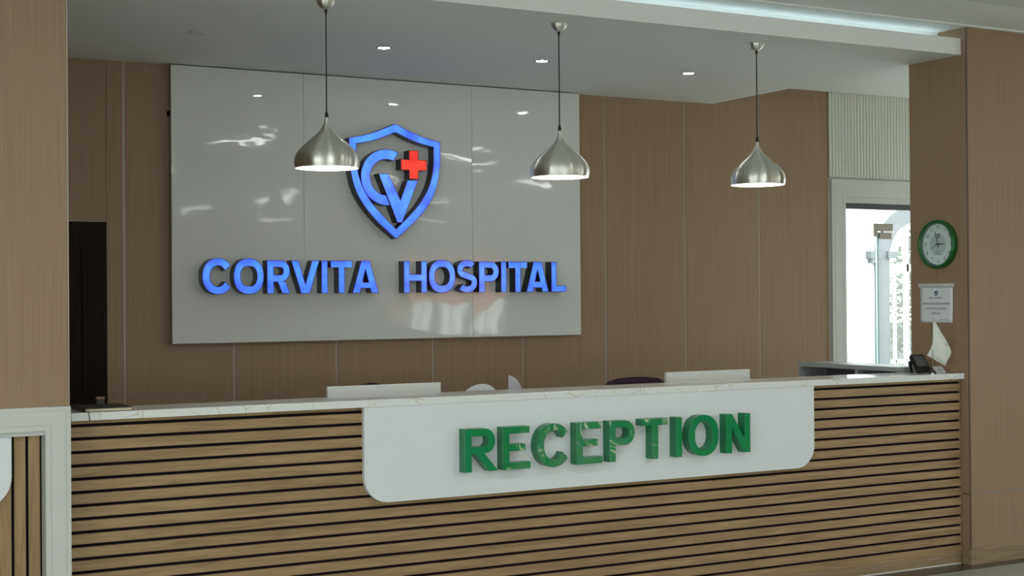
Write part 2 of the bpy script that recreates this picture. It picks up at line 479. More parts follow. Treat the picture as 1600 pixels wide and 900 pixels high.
def lathe(prof, c, **k):
    bm = bmesh.new(); add_lathe(bm, prof, c, **k)
    bmesh.ops.recalc_face_normals(bm, faces=bm.faces)
    return bm

def add_tube(bm, pts, r, seg=10):
    pts = [Vector(p) for p in pts]
    rings = []
    for i, p in enumerate(pts):
        d = (pts[min(i+1, len(pts)-1)] - pts[max(i-1, 0)]).normalized()
        u = d.orthogonal().normalized() if i == 0 else (u - d*u.dot(d)).normalized()
        v = d.cross(u)
        rings.append([bm.verts.new(p + (u*math.cos(2*PI*k/seg) + v*math.sin(2*PI*k/seg))*r) for k in range(seg)])
    for a, b in zip(rings, rings[1:]):
        for k in range(seg):
            bm.faces.new((a[k], a[(k+1) % seg], b[(k+1) % seg], b[k]))
    bm.faces.new(list(reversed(rings[0]))); bm.faces.new(rings[-1])

def add_prism(bm, loops, to3, d0, d1, mi_front=0, mi_side=0):
    """loops: outer outline and holes as 2-D points; to3(u, v, d) gives the point at depth d (d1 = front). Returns the front faces."""
    polys = [[Vector((p[0], p[1], 0)) for p in lp] for lp in loops]
    tris = tessellate_polygon(polys)
    flat = [p for lp in loops for p in lp]
    fr = [bm.verts.new(to3(p[0], p[1], d1)) for p in flat]
    bk = [bm.verts.new(to3(p[0], p[1], d0)) for p in flat]
    front, sides = [], []
    for t in tris:
        try:
            f = bm.faces.new([fr[i] for i in t]); f.material_index = mi_front; front.append(f)
            f = bm.faces.new([bk[i] for i in reversed(t)]); f.material_index = mi_side
        except ValueError:
            pass
    k = 0
    for lp in loops:
        n = len(lp)
        for i in range(n):
            a, b = k+i, k+(i+1) % n
            f = bm.faces.new((fr[a], fr[b], bk[b], bk[a])); f.material_index = mi_side; sides.append(f)
        k += n
    bmesh.ops.recalc_face_normals(bm, faces=bm.faces)
    return front, sides

def on_wall_y(y):                     # drawn on a surface facing -Y: u is X, v is Z, depth comes towards -Y
    return lambda u, v, d: (u, y-d, v)
def on_wall_x(x, yc, zc):             # drawn on a surface facing -X: u runs towards -Y
    return lambda u, v, d: (x-d, yc-u, zc+v)

def text_mesh(body, size, to3, d0, align='CENTER', sx=1.0):
    cu = bpy.data.curves.new('lettering', 'FONT')
    cu.body = body; cu.size = size; cu.align_x = align; cu.align_y = 'CENTER'; cu.resolution_u = 3
    to = bpy.data.objects.new('lettering', cu)
    COL.objects.link(to)
    bpy.context.view_layer.update()
    me = bpy.data.meshes.new_from_object(to.evaluated_get(bpy.context.evaluated_depsgraph_get()))
    bm = bmesh.new(); bm.from_mesh(me)
    bpy.data.objects.remove(to); bpy.data.curves.remove(cu); bpy.data.meshes.remove(me)
    for v in bm.verts: v.co = Vector(to3(v.co.x*sx, v.co.y, d0))
    return bm

def join_into(dst, src):
    me = bpy.data.meshes.new('tmp'); src.to_mesh(me); src.free()
    dst.from_mesh(me); bpy.data.meshes.remove(me)

# ------------------------------------------------------------------ measures (metres; X along the desk, Y into the room)
XL, XC = 1.2727, 6.338               # corner of the left wall, left face of the right pier
YD = 6.054                           # front of the desk slats
YB = 8.387                           # back wall
ZC, ZS = 3.091, 2.936                # ceilings: hall, dropped one over the desk
YP = 8.327                           # front of the white sign panel
JOINTS = [2.119, 2.769, 3.426, 4.092, 4.759, 5.417, 6.088, 6.756, 7.422]

# ------------------------------------------------------------------ floor, ceilings, walls
struct('floor', box((HALL_X0-.2, HALL_Y0-.2, -0.15), (HALL_X1+.2, YB+.14, 0)), M['floor'])
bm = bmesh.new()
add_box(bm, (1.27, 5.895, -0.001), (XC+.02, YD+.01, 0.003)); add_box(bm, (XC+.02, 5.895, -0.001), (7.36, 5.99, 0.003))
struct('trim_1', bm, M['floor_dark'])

# hall ceiling: plain border, tile field with LED panels
CELL = 0.6
TX0, TY1 = 5.977 - 21*CELL, 5.455
led_cells = [(18, 3), (23, 5), (14, 3), (9, 3), (27, 3), (18, 9), (23, 9), (14, 9), (9, 9), (27, 9), (18, 15), (23, 15), (14, 15), (9, 15), (27, 15), (4, 6), (4, 12), (18, 22), (23, 22), (9, 22), (14, 22)]
bm = bmesh.new()
add_box(bm, (HALL_X0-.2, TY1, ZC), (HALL_X1+.2, 6.19, ZC+.12)); add_box(bm, (HALL_X0-.2, 6.19, ZC), (PW_ADDED[0]+.2, YB+.14, ZC+.12))
add_box(bm, (HALL_X0-.2, HALL_Y0-.2, ZC+.014), (HALL_X1+.2, TY1, ZC+.12))
add_box(bm, (HALL_X0, HALL_Y0, ZC+.002), (TX0+15*CELL, TY1, ZC+.02))
add_box(bm, (TX0+15*CELL, HALL_Y0, ZC+.002), (HALL_X1, TY1-3*CELL, ZC+.02))
ceil = struct('ceiling', bm, M['ceiling'])
tile_me = None
for i in range(15, 31):
    for j in range(3):
        x = TX0+i*CELL; y = TY1-(j+1)*CELL
        if x+CELL > HALL_X1: continue
        if tile_me is None:
            t = obj('ceiling_tile', box((x+.004, y+.004, ZC-.001), (x+CELL-.004, y+CELL-.004, ZC+.013)), M['tile_ceiling'], ceil)
            tile_me = t.data
        else:
            t = bpy.data.objects.new('ceiling_tile', tile_me); COL.objects.link(t); t.parent = ceil
            t.location = Vector((x+CELL/2, y+CELL/2, ZC-.001)) - wloc(ceil)
bm = bmesh.new(); add_box(bm, (XL, 5.935, ZC-.007), (HALL_X1, 5.952, ZC+.001)); add_box(bm, (XL, 5.952, ZC-.003), (HALL_X1, 5.985, ZC+.001))
struct('trim_2', bm, M['ceiling'])
led0 = None
for n, (i, j) in enumerate(led_cells):
    x = TX0+i*CELL+CELL/2; y = TY1-j*CELL-CELL/2
    if led0 is None:
        led0 = thing('ceiling_light', (x, y, ZC-.006), 'square white LED panel set in the hall ceiling', 'ceiling light', 'LED panels of the hall ceiling')
        bm = bmesh.new()
        for lo, hi in (((-.297,-.297),(.297,-.28)), ((-.297,.28),(.297,.297)), ((-.297,-.28),(-.28,.28)), ((.28,-.28),(.297,.28))):
            add_box(bm, (x+lo[0], y+lo[1], ZC-.006), (x+hi[0], y+hi[1], ZC+.004))
        obj('frame', bm, M['white_paint'], led0)
        obj('diffuser', box((x-.28, y-.28, ZC-.004), (x+.28, y+.28, ZC+.003)), M['led'], led0)
    else:
        r = led0.copy(); COL.objects.link(r); r.location = (x, y, ZC-.006)
        for ch in led0.children:
            c = ch.copy(); COL.objects.link(c); c.parent = r

# dropped ceiling over the desk, with the cove behind its lip
bm = bmesh.new()
add_box(bm, (0.9, 6.029, ZS), (XC, YB, 3.031))
add_box(bm, (0.9, 6.205, 3.031), (XC, YB, ZC))
dropped = struct('ceiling_dropped', bm, M['ceiling'])
obj('cove_light_strip', box((XL+.05, 6.165, 3.032), (XC-.03, 6.180, 3.040)), M['cove'], dropped)

# back wall: backing, laminate panels and metal joints
DOOR_X0, DOOR_X1, DOOR_Z = 7.578, 9.12, 2.302
bm = bmesh.new()
add_box(bm, (0.85, YB+.012, 0), (DOOR_X0, YB+.14, ZC))
add_box(bm, (DOOR_X0, YB+.012, DOOR_Z), (DOOR_X1, YB+.14, ZC))
add_box(bm, (DOOR_X1, YB+.012, 0), (PW_ADDED[0]+.2, YB+.14, ZC))
wall_back = struct('wall_back', bm, M['white_paint'])
g = 0.008
obj('panel', box((2.018, YB, 0), (JOINTS[0]-g, YB+.014, ZC-.001)), M['laminate'], wall_back)
obj('panel', box((0.95, YB, 2.012), (2.016, YB+.014, ZC-.001)), M['laminate'], wall_back)
for a, b in zip(JOINTS, JOINTS[1:]):
    obj('panel', box((a+g, YB, 0), (b-g, YB+.014, ZC-.001)), M['laminate'], wall_back)
for a in JOINTS[:-1]:
    obj('joint_strip', box((a-g+.001, YB+.002, 0), (a+g-.001, YB+.014, ZC-.001)), M['champagne'], wall_back)
# white slatted field over the entrance
slat_me = None
obj('slat_backing', box((7.424, YB+.004, 2.445), (9.4, YB+.0125, ZC-.001)), M['slat_gap'], wall_back)
k = 0; px = 7.424
while px < 9.36:
    if slat_me is None:
        s = obj('slat', box((px, YB-.008, 2.446), (px+.0262, YB+.006, ZC-.001), .003), M['slat_white'], wall_back); slat_me = s.data
    else:
        s = bpy.data.objects.new('slat', slat_me); COL.objects.link(s); s.parent = wall_back
        s.location = Vector((px+.0131, YB-.001, 2.446)) - wloc(wall_back)
    px += 0.0312

# dark door at the far left of the back wall
d1 = struct('door_1', box((1.10, YB-.004, 0.004), (2.014, YB+.011, 2.008)), M['door_wood'])
bm = bmesh.new()
for z0, z1 in ((0.25, 0.85), (1.00, 1.892)):
    x0, x1 = 1.22, 1.906
    for lo, hi in (((x0,z0),(x1,z0+.03)), ((x0,z1-.03),(x1,z1)), ((x0,z0+.03),(x0+.03,z1-.03)), ((x1-.03,z0+.03),(x1,z1-.03))):
        add_box(bm, (lo[0], YB-.014, lo[1]), (hi[0], YB-.003, hi[1]), .004)
obj('panel_moulding', bm, M['door_wood'], d1)
bm = bmesh.new()
for z0, z1 in ((0.29, 0.81), (1.04, 1.85)): add_box(bm, (1.26, YB-.010, z0), (1.866, YB-.003, z1), .004)
obj('door_panel', bm, M['door_wood'], d1)
bm = bmesh.new(); add_box(bm, (1.13, YB-.012, 0.90), (1.17, YB-.003, 1.10)); add_tube(bm, [(1.15, YB-.005, 1.02), (1.15, YB-.05, 1.02), (1.26, YB-.05, 1.02)], .009)
obj('door_handle', bm, M['metal'], d1)

# left wall: laminate above, white casing round upright slats below
YL = 5.917
bm = bmesh.new()
add_box(bm, (HALL_X0, YL+.012, 1.12), (XL-.003, 6.027, ZC))
add_box(bm, (0.15, YL+.060, 0), (XL-.003, 6.027, 1.12))
add_box(bm, (HALL_X0, YL+.012, 0), (0.15, 6.027, 1.12))
wall_left = struct('wall_left', bm, M['white_paint'])
obj('panel', box((0.0, YL, 1.139), (XL-.007, YL+.014, ZC-.001)), M['laminate'], wall_left)
obj('panel', box((HALL_X0, YL, 0.0), (-.006, YL+.014, ZC-.001)), M['laminate'], wall_left)
obj('corner_strip', box((XL-.006, YL-.001, 1.100), (XL, 6.027, ZC-.001)), M['champagne'], wall_left)
def casing(bm, x_out, x_in, z_out, z_in, y, zb=0.0, side=-1, x_far=None):
    """stepped casing: one upright and the head, as nested bands of different depth. side=-1: opening lies at smaller X"""
    w = abs(x_out-x_in)
    for a, b, d in ((0, .16, .018), (.16, .21, .0145), (.21, .76, .016), (.76, .81, .0125), (.81, 1.0, .014)):
        xa = x_out + side*w*a; xb = x_out + side*w*b
        lo, hi = min(xa, xb), max(xa, xb)
        hz = (z_out - z_in)
        za, zb2 = z_out - hz*a, z_out - hz*b
        add_box(bm, (lo, y-d, zb), (hi, y+.012, za))
        l2, h2 = (x_far, lo) if side < 0 else (hi, x_far)
        add_box(bm, (l2, y-d, zb2), (h2, y+.012, za))
bm = bmesh.new()
casing(bm, 1.2735, 1.176, 1.1385, 1.044, YL+.002, 0, -1, 0.15)
add_box(bm, (0.15, YL+.004, 1.026), (1.176, YL+.05, 1.046))
add_box(bm, (0.12, YL-.018, 0), (0.15, YL+.012, 1.1385))
struct('trim_3', bm, M['white_trim'])
st = thing('slat_panel', (0.66, YL+.045, 0), 'panel of upright oak slats inside the white casing at the left edge', 'wall panel')
obj('backing', box((0.155, YL+.050, 0), (1.172, YL+.059, 1.025)), M['black'], st)
vs_me = None
x = 1.1625
while x > 0.2:
    if vs_me is None:
        s = obj('slat', box((x-.0435, YL+.032, 0.002), (x, YL+.050, 1.024), .002), M['oak_v'], st); vs_me = s.data
    else:
        s = bpy.data.objects.new('slat', vs_me); COL.objects.link(s); s.parent = st
        s.location = Vector((x-.02175, YL+.041, 0.002)) - wloc(st)
    x -= 0.0548

def arc(cx, cz, rx, rz, a0, a1, n):
    return [(cx+rx*math.cos(math.radians(a0+(a1-a0)*i/n)), cz+rz*math.sin(math.radians(a0+(a1-a0)*i/n))) for i in range(n+1)]

def tongue_board(x0, x1, z0, z1, r, yback, d):
    lp = [(x0, z1)] + arc(x0+r, z0+r, r, r, 180, 270, 12) + arc(x1-r, z0+r, r, r, 270, 360, 12) + [(x1, z1)]
    bm = bmesh.new(); fr, sd = add_prism(bm, [lp], on_wall_y(yback), 0, d)
    return bm
o = obj('sign_board', tongue_board(0.30, 1.051, 0.747, 1.0245, 0.123, YL+.0315, .020), M['board'])
tag(o, 'white board with rounded lower corner over upright slats, cut by the left edge', 'sign board')

# right pier
YC0, YC1 = 5.988, 6.442
wall_right = struct('wall_right', box((XC+.012, YC0+.012, 0), (7.36, YC1-.002, ZC)), M['laminate_dark'])
obj('panel', box((XC, YC0+.008, 0.0), (XC+.014, YC1, ZC-.001)), M['laminate'], wall_right)
obj('panel', box((XC+.008, YC0, 0.412), (7.36, YC0+.014, ZC-.001)), M['laminate'], wall_right)
obj('panel', box((XC+.008, YC0, 0.0), (7.36, YC0+.014, 0.402)), M['laminate'], wall_right)
obj('joint_strip', box((XC+.008, YC0+.003, 0.402), (7.36, YC0+.013, 0.412)), M['grey_strip'], wall_right)
obj('joint_strip', box((XC+.002, YC0+.008, 0.402), (XC-.0005, 6.05, 0.412)), M['bronze'], wall_right)
obj('corner_strip', box((XC+.001, YC0-.001, 0.09), (XC+.008, YC0+.008, ZC-.001)), M['bronze'], wall_right)
obj('screw_cap', lathe([(.006, 0), (.006, .003), (.003, .005)], (6.595, YC0-.005, 2.302), seg=12), M['metal'], wall_right)
bm = bmesh.new()
for z0, z1, d in ((0.003, 0.058, .010), (0.058, 0.078, .006), (0.078, 0.095, .003)):
    add_box(bm, (XC-d, YC0-d, z0), (7.36, YC0, z1))
    add_box(bm, (XC-d, YC0, z0), (XC, YD-.006, z1))
struct('baseboard_right', bm, M['oak_base'])
# rest of the hall, outside the frame
def wall_with_windows(name, axis, pos, thick, lo, hi, centres, dims):
    bm = bmesh.new()
    WIN_W, WIN_Z0, WIN_Z1 = dims
    def seg(a, b, z0, z1):
        if axis == 'X': add_box(bm, (pos, a, z0), (pos+thick, b, z1))
        else: add_box(bm, (a, pos, z0), (b, pos+thick, z1))
    cur = lo
    for c in centres:
        seg(cur, c-WIN_W/2, 0, ZC)
        seg(c-WIN_W/2, c+WIN_W/2, 0, WIN_Z0); seg(c-WIN_W/2, c+WIN_W/2, WIN_Z1, ZC)
        cur = c+WIN_W/2
    seg(cur, hi, 0, ZC)
    return struct(name, bm, M['laminate'])
bm = bmesh.new()
add_box(bm, (PW_ADDED[0], 5.99, 0), (PW_ADDED[0]+.2, PW_ADDED[1]-PW_ADDED[2]/2, ZC)); add_box(bm, (PW_ADDED[0], PW_ADDED[1]+PW_ADDED[2]/2, 0), (PW_ADDED[0]+.2, YB+.012, ZC))
add_box(bm, (PW_ADDED[0], PW_ADDED[1]-PW_ADDED[2]/2, 0), (PW_ADDED[0]+.2, PW_ADDED[1]+PW_ADDED[2]/2, PW_ADDED[3])); add_box(bm, (PW_ADDED[0], PW_ADDED[1]-PW_ADDED[2]/2, PW_ADDED[4]), (PW_ADDED[0]+.2, PW_ADDED[1]+PW_ADDED[2]/2, ZC))
struct('wall_passage', bm, M['white_paint'])
wall_with_windows('wall_east', 'X', HALL_X1, 0.2, HALL_Y0, 6.19, WINS_RIGHT, (WIN_W, WIN_Z0, WIN_Z1))
wall_with_windows('wall_front', 'Y', HALL_Y0-.2, 0.2, HALL_X0, HALL_X1, WINS_BACK_ADDED, (BWIN_W, BWIN_Z0, BWIN_Z1))
struct('wall_north', box((PW_ADDED[0]+.2, 5.99, 0), (HALL_X1, 6.19, ZC)), M['laminate'])
wall_with_windows('wall_west', 'X', HALL_X0-.2, 0.2, HALL_Y0, 6.027, WINS_LEFT, (BWIN_W, BWIN_Z0, BWIN_Z1))
struct('wall_office', box((0.85, 6.029, 0), (0.95, YB+.01, ZS)), M['laminate'])
wi = 0
DIM_R, DIM_B = (WIN_W, WIN_Z0, WIN_Z1), (BWIN_W, BWIN_Z0, BWIN_Z1)
def hall_window(name, c, axis):
    WIN_W, WIN_Z0, WIN_Z1 = DIM_R if axis == 'X' else DIM_B
    xw = HALL_X1 if axis == 'X' else HALL_X0-.17
    bm = bmesh.new(); gb = bmesh.new()
    for a, b, z0, z1 in ((-WIN_W/2, -WIN_W/2+.05, WIN_Z0, WIN_Z1), (WIN_W/2-.05, WIN_W/2, WIN_Z0, WIN_Z1), (-.025, .025, WIN_Z0, WIN_Z1), (-WIN_W/2, WIN_W/2, WIN_Z0, WIN_Z0+.05), (-WIN_W/2, WIN_W/2, WIN_Z1-.05, WIN_Z1)):
        if axis != 'Y': add_box(bm, (xw+.06, c+a, z0), (xw+.11, c+b, z1))
        else: add_box(bm, (c+a, HALL_Y0-.11, z0), (c+b, HALL_Y0-.06, z1))
    if axis != 'Y': add_box(gb, (xw+.083, c-WIN_W/2, WIN_Z0), (xw+.087, c+WIN_W/2, WIN_Z1))
    else: add_box(gb, (c-WIN_W/2, HALL_Y0-.087, WIN_Z0), (c+WIN_W/2, HALL_Y0-.083, WIN_Z1))
    f = struct(name, bm, M['white_trim']); obj('pane', gb, M['glass'], f)
for y in WINS_RIGHT: wi += 1; hall_window('window_%d' % wi, y, 'X')
for y in WINS_RIGHT[:3]:
    bl = thing('roller_blind', (HALL_X1-.03, y, 1.42), 'terracotta roller blind half drawn over a hall window', 'blind', 'terracotta roller blinds of the hall')
    obj('fabric', box((HALL_X1-.022, y-WIN_W/2-.02, 1.42), (HALL_X1-.020, y+WIN_W/2+.02, 2.40)), M['blind'], bl)
    bm = bmesh.new(); add_tube(bm, [(HALL_X1-.03, y-WIN_W/2-.03, 2.42), (HALL_X1-.03, y+WIN_W/2+.03, 2.42)], .028, 12)
    obj('roller', bm, M['white_trim'], bl)

for y in WINS_LEFT: wi += 1; hall_window('window_%d' % wi, y, 'W')
for x in WINS_BACK_ADDED: wi += 1; hall_window('window_%d' % wi, x, 'Y')  # front windows, added for light on the back wall
bm = bmesh.new(); ya, yb_ = PW_ADDED[1]-PW_ADDED[2]/2, PW_ADDED[1]+PW_ADDED[2]/2
for a, b, z0, z1 in ((ya, ya+.05, PW_ADDED[3], PW_ADDED[4]), (yb_-.05, yb_, PW_ADDED[3], PW_ADDED[4]), (PW_ADDED[1]-.025, PW_ADDED[1]+.025, PW_ADDED[3], PW_ADDED[4]), (ya, yb_, PW_ADDED[3], PW_ADDED[3]+.05), (ya, yb_, PW_ADDED[4]-.05, PW_ADDED[4])):
    add_box(bm, (PW_ADDED[0]+.06, a, z0), (PW_ADDED[0]+.11, b, z1))
wi += 1
f = struct('window_%d' % wi, bm, M['white_trim'])  # window added out of view behind the pier to light the inner room
obj('pane', box((PW_ADDED[0]+.083, ya, PW_ADDED[3]), (PW_ADDED[0]+.087, yb_, PW_ADDED[4])), M['glass'], f)

# ------------------------------------------------------------------ entrance at the right of the back wall
bm = bmesh.new()
casing(bm, 7.436, 7.578, 2.432, 2.302, YB, 0, 1, 9.26)
casing(bm, 9.262, 9.12, 2.302, 2.290, YB, 0, -1, 9.13)
struct('trim_4', bm, M['white_trim'])
bm = bmesh.new()
add_box(bm, (DOOR_X0, YB+.012, 0), (DOOR_X0+.012, YB+.14, DOOR_Z)); add_box(bm, (DOOR_X1-.012, YB+.012, 0), (DOOR_X1, YB+.14, DOOR_Z))
add_box(bm, (DOOR_X0, YB+.012, DOOR_Z-.045), (DOOR_X1, YB+.14, DOOR_Z))
d2 = struct('door_2', bm, M['white_trim'])
obj('head_rail', box((DOOR_X0+.012, YB+.02, 2.214), (DOOR_X1-.012, YB+.075, 2.256)), M['dark_rail'], d2)
obj('side_pane', box((DOOR_X0+.012, YB+.04, 0.01), (7.938, YB+.052, 2.09)), M['glass'], d2)
obj('door_leaf', box((7.952, YB+.04, 0.015), (DOOR_X1-.015, YB+.052, 2.04)), M['glass'], d2)
obj('transom_pane', box((DOOR_X0+.012, YB+.04, 2.094), (DOOR_X1-.015, YB+.052, 2.213)), M['glass'], d2)
bm = bmesh.new(); add_box(bm, (7.9385, YB+.0385, 0.01), (7.943, YB+.0535, 2.05)); add_box(bm, (7.947, YB+.0385, 0.015), (7.9515, YB+.0535, 2.04))
obj('glass_edge', bm, M['glass_edge'], d2)
bm = bmesh.new()
add_box(bm, (7.895, YB+.026, 2.048), (8.095, YB+.066, 2.106), .003); add_box(bm, (7.895, YB+.026, 2.005), (7.937, YB+.066, 2.050), .003)
obj('patch_fitting', bm, M['metal'], d2)
bm = bmesh.new(); add_box(bm, (7.954, YB+.026, 1.985), (8.082, YB+.066, 2.036), .003); add_tube(bm, [(8.0, YB+.046, 2.03), (8.0, YB+.046, 2.055)], .010)
obj('hinge_fitting', bm, M['metal'], d2)

# outside: white facade with an arched window, tree, low wall
struct('ground', box((-30, YB+.15, -0.25), (40, 45, -0.05)), M['paving'])
YF = 12.0
AX, AZ, AR, Ar = 11.857, 1.95, 0.594, 0.414
bm = bmesh.new()
hole = [(AX-Ar, 0.1)] + [(AX+Ar, 0.1)] + arc(AX, AZ, Ar, Ar, 0, 180, 24)
lp = [(6.0, -.05), (17.0, -.05), (17.0, 4.6), (6.0, 4.6)]
add_prism(bm, [lp, hole], on_wall_y(YF+.3), 0, 0.3)
facade = struct('wall_facade', bm, M['facade'])
bm = bmesh.new()
outl = [(AX-AR, 0.0), (AX-Ar-.001, 0.0)] + arc(AX, AZ, Ar, Ar, 180, 0, 24) + [(AX+Ar+.001, 0.0), (AX+AR, 0.0)] + arc(AX, AZ, AR, AR, 0, 180, 28)
add_prism(bm, [outl], on_wall_y(YF), 0, 0.05)
obj('arch_surround', bm, M['facade_trim'], facade)
bm = bmesh.new()
add_box(bm, (11.14, YF-.08, 1.95), (11.30, YF-.001, 2.03)); add_box(bm, (11.17, YF-.07, 1.90), (11.28, YF-.001, 1.95))
add_box(bm, (11.40, YF-.08, 1.95), (11.53, YF-.052, 2.03))
obj('capital', bm, M['facade_trim'], facade)
bm = bmesh.new()
add_box(bm, (AX-Ar, YF+.10, 1.81), (AX+Ar, YF+.16, 1.896)); add_box(bm, (AX-Ar, YF+.10, 0.1), (AX-Ar+.05, YF+.16, 1.81)); add_box(bm, (AX+Ar-.05, YF+.10, 0.1), (AX+Ar, YF+.16, 1.81))
add_box(bm, (11.672, YF+.11, 0.1), (11.690, YF+.15, 1.81)); add_box(bm, (11.46, YF+.11, 1.318), (12.26, YF+.15, 1.334)); add_box(bm, (11.46, YF+.11, 0.78), (12.26, YF+.15, 0.82)); add_box(bm, (AX-.36, YF+.11, 2.215), (AX+.36, YF+.15, 2.245)); add_box(bm, (11.84, YF+.10, 0.1), (11.875, YF+.16, 2.34))
obj('arch_mullions', bm, M['white_trim'], facade)
obj('arch_pane', box((AX-Ar, YF+.128, 0.1), (AX+Ar, YF+.132, 2.36)), M['glass'], facade)

tree = thing('tree', (17.55, 17.5, -.05), 'green tree seen outside through the arched window', 'tree')
bm = bmesh.new(); add_tube(bm, [(17.55, 17.5, -.05), (17.6, 17.5, 1.2), (17.5, 17.5, 2.6)], .10)
obj('trunk', bm, M['bark'], tree)
bm = bmesh.new()
for k in range(5200):
    h = random.random()
    c = Vector((17.55, 17.5, 0.35+2.9*h)) + Vector((random.gauss(0, 1), random.gauss(0, 1), random.gauss(0, .3))) * (0.50*(1.05-h))
    u = Vector((random.gauss(0,1), random.gauss(0,1), random.gauss(0,1))).normalized()
    v = u.orthogonal().normalized()
    s = random.uniform(.04, .08)
    bm.faces.new([bm.verts.new(c+u*s), bm.verts.new(c+v*s*.6), bm.verts.new(c-u*s), bm.verts.new(c-v*s*.6)])
o = obj('foliage', bm, M['leaves'], tree); o['kind'] = 'stuff'
gw = thing('garden_wall', (18.9, 20, -.05), 'low grey stone wall with a coping beyond the arched window', 'wall')
obj('wall_body', box((16.2, 20, -.05), (21.5, 20.3, 0.92)), M['stone'], gw)
obj('coping', box((16.1, 19.95, 0.92), (21.6, 20.35, 1.02), .01), M['stone'], gw)

# ------------------------------------------------------------------ white sign panel on the back wall
sp = thing('wall_sign', (3.776, YB, 1.301), 'large glossy white wall panel carrying the lit blue lettering', 'wall panel')
PX = [2.378, 3.196, 4.353, 5.175]
for a, b in zip(PX, PX[1:]):
    obj('panel', box((a+.001, YP, 1.301), (b-.001, YP+.010, 2.929), .0012), M['gloss_panel'], sp)
bm = bmesh.new()
add_box(bm, (PX[0]+.001, YP+.010, 1.303), (PX[-1]-.001, YB-.0005, 2.9275))
obj('carcass', bm, M['panel_edge'], sp)
obj('clip', box((PX[0]-.010, YP+.02, 2.632), (PX[0]+.002, YP+.05, 2.662), .002), M['black'], sp)

# ------------------------------------------------------------------ letters
def ring_loops(cx, cz, rx, rz, tx, tz, n=40):
    return [arc(cx, cz, rx, rz, 0, 360, n)[:-1], arc(cx, cz, rx-tx, rz-tz, 0, 360, n)[:-1]]
def se(cx, cz, rx, rz, a, e=2.25):
    a = math.radians(a); c, s = math.cos(a), math.sin(a)
    return (cx+rx*math.copysign(abs(c)**(2/e), c), cz+rz*math.copysign(abs(s)**(2/e), s))
def gl_O(x0, x1, z0, z1, tx, tz):
    cx, cz, rx, rz = (x0+x1)/2, (z0+z1)/2, (x1-x0)/2, (z1-z0)/2
    return [[se(cx, cz, rx, rz, 360*i/44) for i in range(44)], [se(cx, cz, rx-tx, rz-tz, 360*i/36) for i in range(36)]]
def gl_C(x0, x1, z0, z1, tx, tz, a_out, a_in):
    """x1 is where the terminals end; a_out / a_in are their angles on the outer / inner ellipse"""
    rz = (z1-z0)/2; cz = (z0+z1)/2
    rx = (x1-x0)/(1+math.cos(math.radians(a_out)))
    cx = x0+rx
    o = [se(cx, cz, rx, rz, a_out+(360-2*a_out)*i/36, 2.1) for i in range(37)]
    n = [se(cx, cz, rx-tx, rz-tz, 360-a_in-(360-2*a_in)*i/32, 2.1) for i in range(33)]
    return [o+n]
def gl_R(x0, x1, z0, z1, v, h, xb, zb, leg=None, lx=None):
    """v stem, h bar, xb right of the bowl, zb underside of the bowl"""
    r = (z1-zb)/2; cz = (z1+zb)/2
    bx = xb-r*0.95
    lw = leg or v*1.13
    lx = lx or x0+(x1-x0)*0.46
    out = [(x0, z0), (x0+v, z0), (x0+v, zb), (lx, zb), (x1-lw, z0), (x1, z0), (lx+lw*1.02, zb+.004)]
    out += arc(bx, cz, xb-bx, r, -70, 90, 14) + [(x0, z1)]
    ri = r-h
    hole = [(x0+v, cz-ri), (bx-.002, cz-ri)] + arc(bx, cz, (xb-bx)-v*.98, ri, -90, 90, 12)[1:-1] + [(bx-.002, cz+ri), (x0+v, cz+ri)]
    return [out, hole]
def gl_P(x0, x1, z0, z1, v, h, zb):
    r = (z1-zb)/2; cz = (z1+zb)/2; bx = x1-r*0.95
    out = [(x0, z0), (x0+v, z0), (x0+v, zb)] + arc(bx, cz, x1-bx, r, -90, 90, 16) + [(x0, z1)]
    ri = r-h
    hole = [(x0+v, cz-ri), (bx-.002, cz-ri)] + arc(bx, cz, (x1-bx)-v*.98, ri, -90, 90, 12)[1:-1] + [(bx-.002, cz+ri), (x0+v, cz+ri)]
    return [out, hole]
def gl_I(x0, x1, z0, z1): return [[(x0, z0), (x1, z0), (x1, z1), (x0, z1)]]
def gl_T(x0, x1, z0, z1, v, h):
    c = (x0+x1)/2
    return [[(c-v/2, z0), (c+v/2, z0), (c+v/2, z1-h), (x1, z1-h), (x1, z1), (x0, z1), (x0, z1-h), (c-v/2, z1-h)]]
def gl_H(x0, x1, z0, z1, v, zb0, zb1):
    return [[(x0, z0), (x0+v, z0), (x0+v, zb0), (x1-v, zb0), (x1-v, z0), (x1, z0), (x1, z1), (x1-v, z1), (x1-v, zb1), (x0+v, zb1), (x0+v, z1), (x0, z1)]]
def gl_L(x0, x1, z0, z1, v, h): return [[(x0, z0), (x1, z0), (x1, z0+h), (x0+v, z0+h), (x0+v, z1), (x0, z1)]]
def gl_E(x0, x1, z0, z1, v, h, xm):
    m = (z0+z1)/2+.002
    return [[(x0, z0), (x1, z0), (x1, z0+h), (x0+v, z0+h), (x0+v, m-h/2), (xm, m-h/2), (xm, m+h/2), (x0+v, m+h/2), (x0+v, z1-h), (x1-.004, z1-h), (x1-.004, z1), (x0, z1)]]
def gl_N(x0, x1, z0, z1, v):
    d = v*1.06
    return [[(x0, z0), (x0+v, z0), (x0+v, z1-(z1-z0)*.36), (x1-d, z0), (x1, z0), (x1, z1), (x1-v, z1), (x1-v, z0+(z1-z0)*.36), (x0+d, z1), (x0, z1)]]
def gl_V(x0, x1, z0, z1, t, foot):
    c = (x0+x1)/2
    return [[(c-foot/2, z0), (c+foot/2, z0), (x1, z1), (x1-t, z1), (c, z0+(z1-z0)*.29), (x0+t, z1), (x0, z1)]]
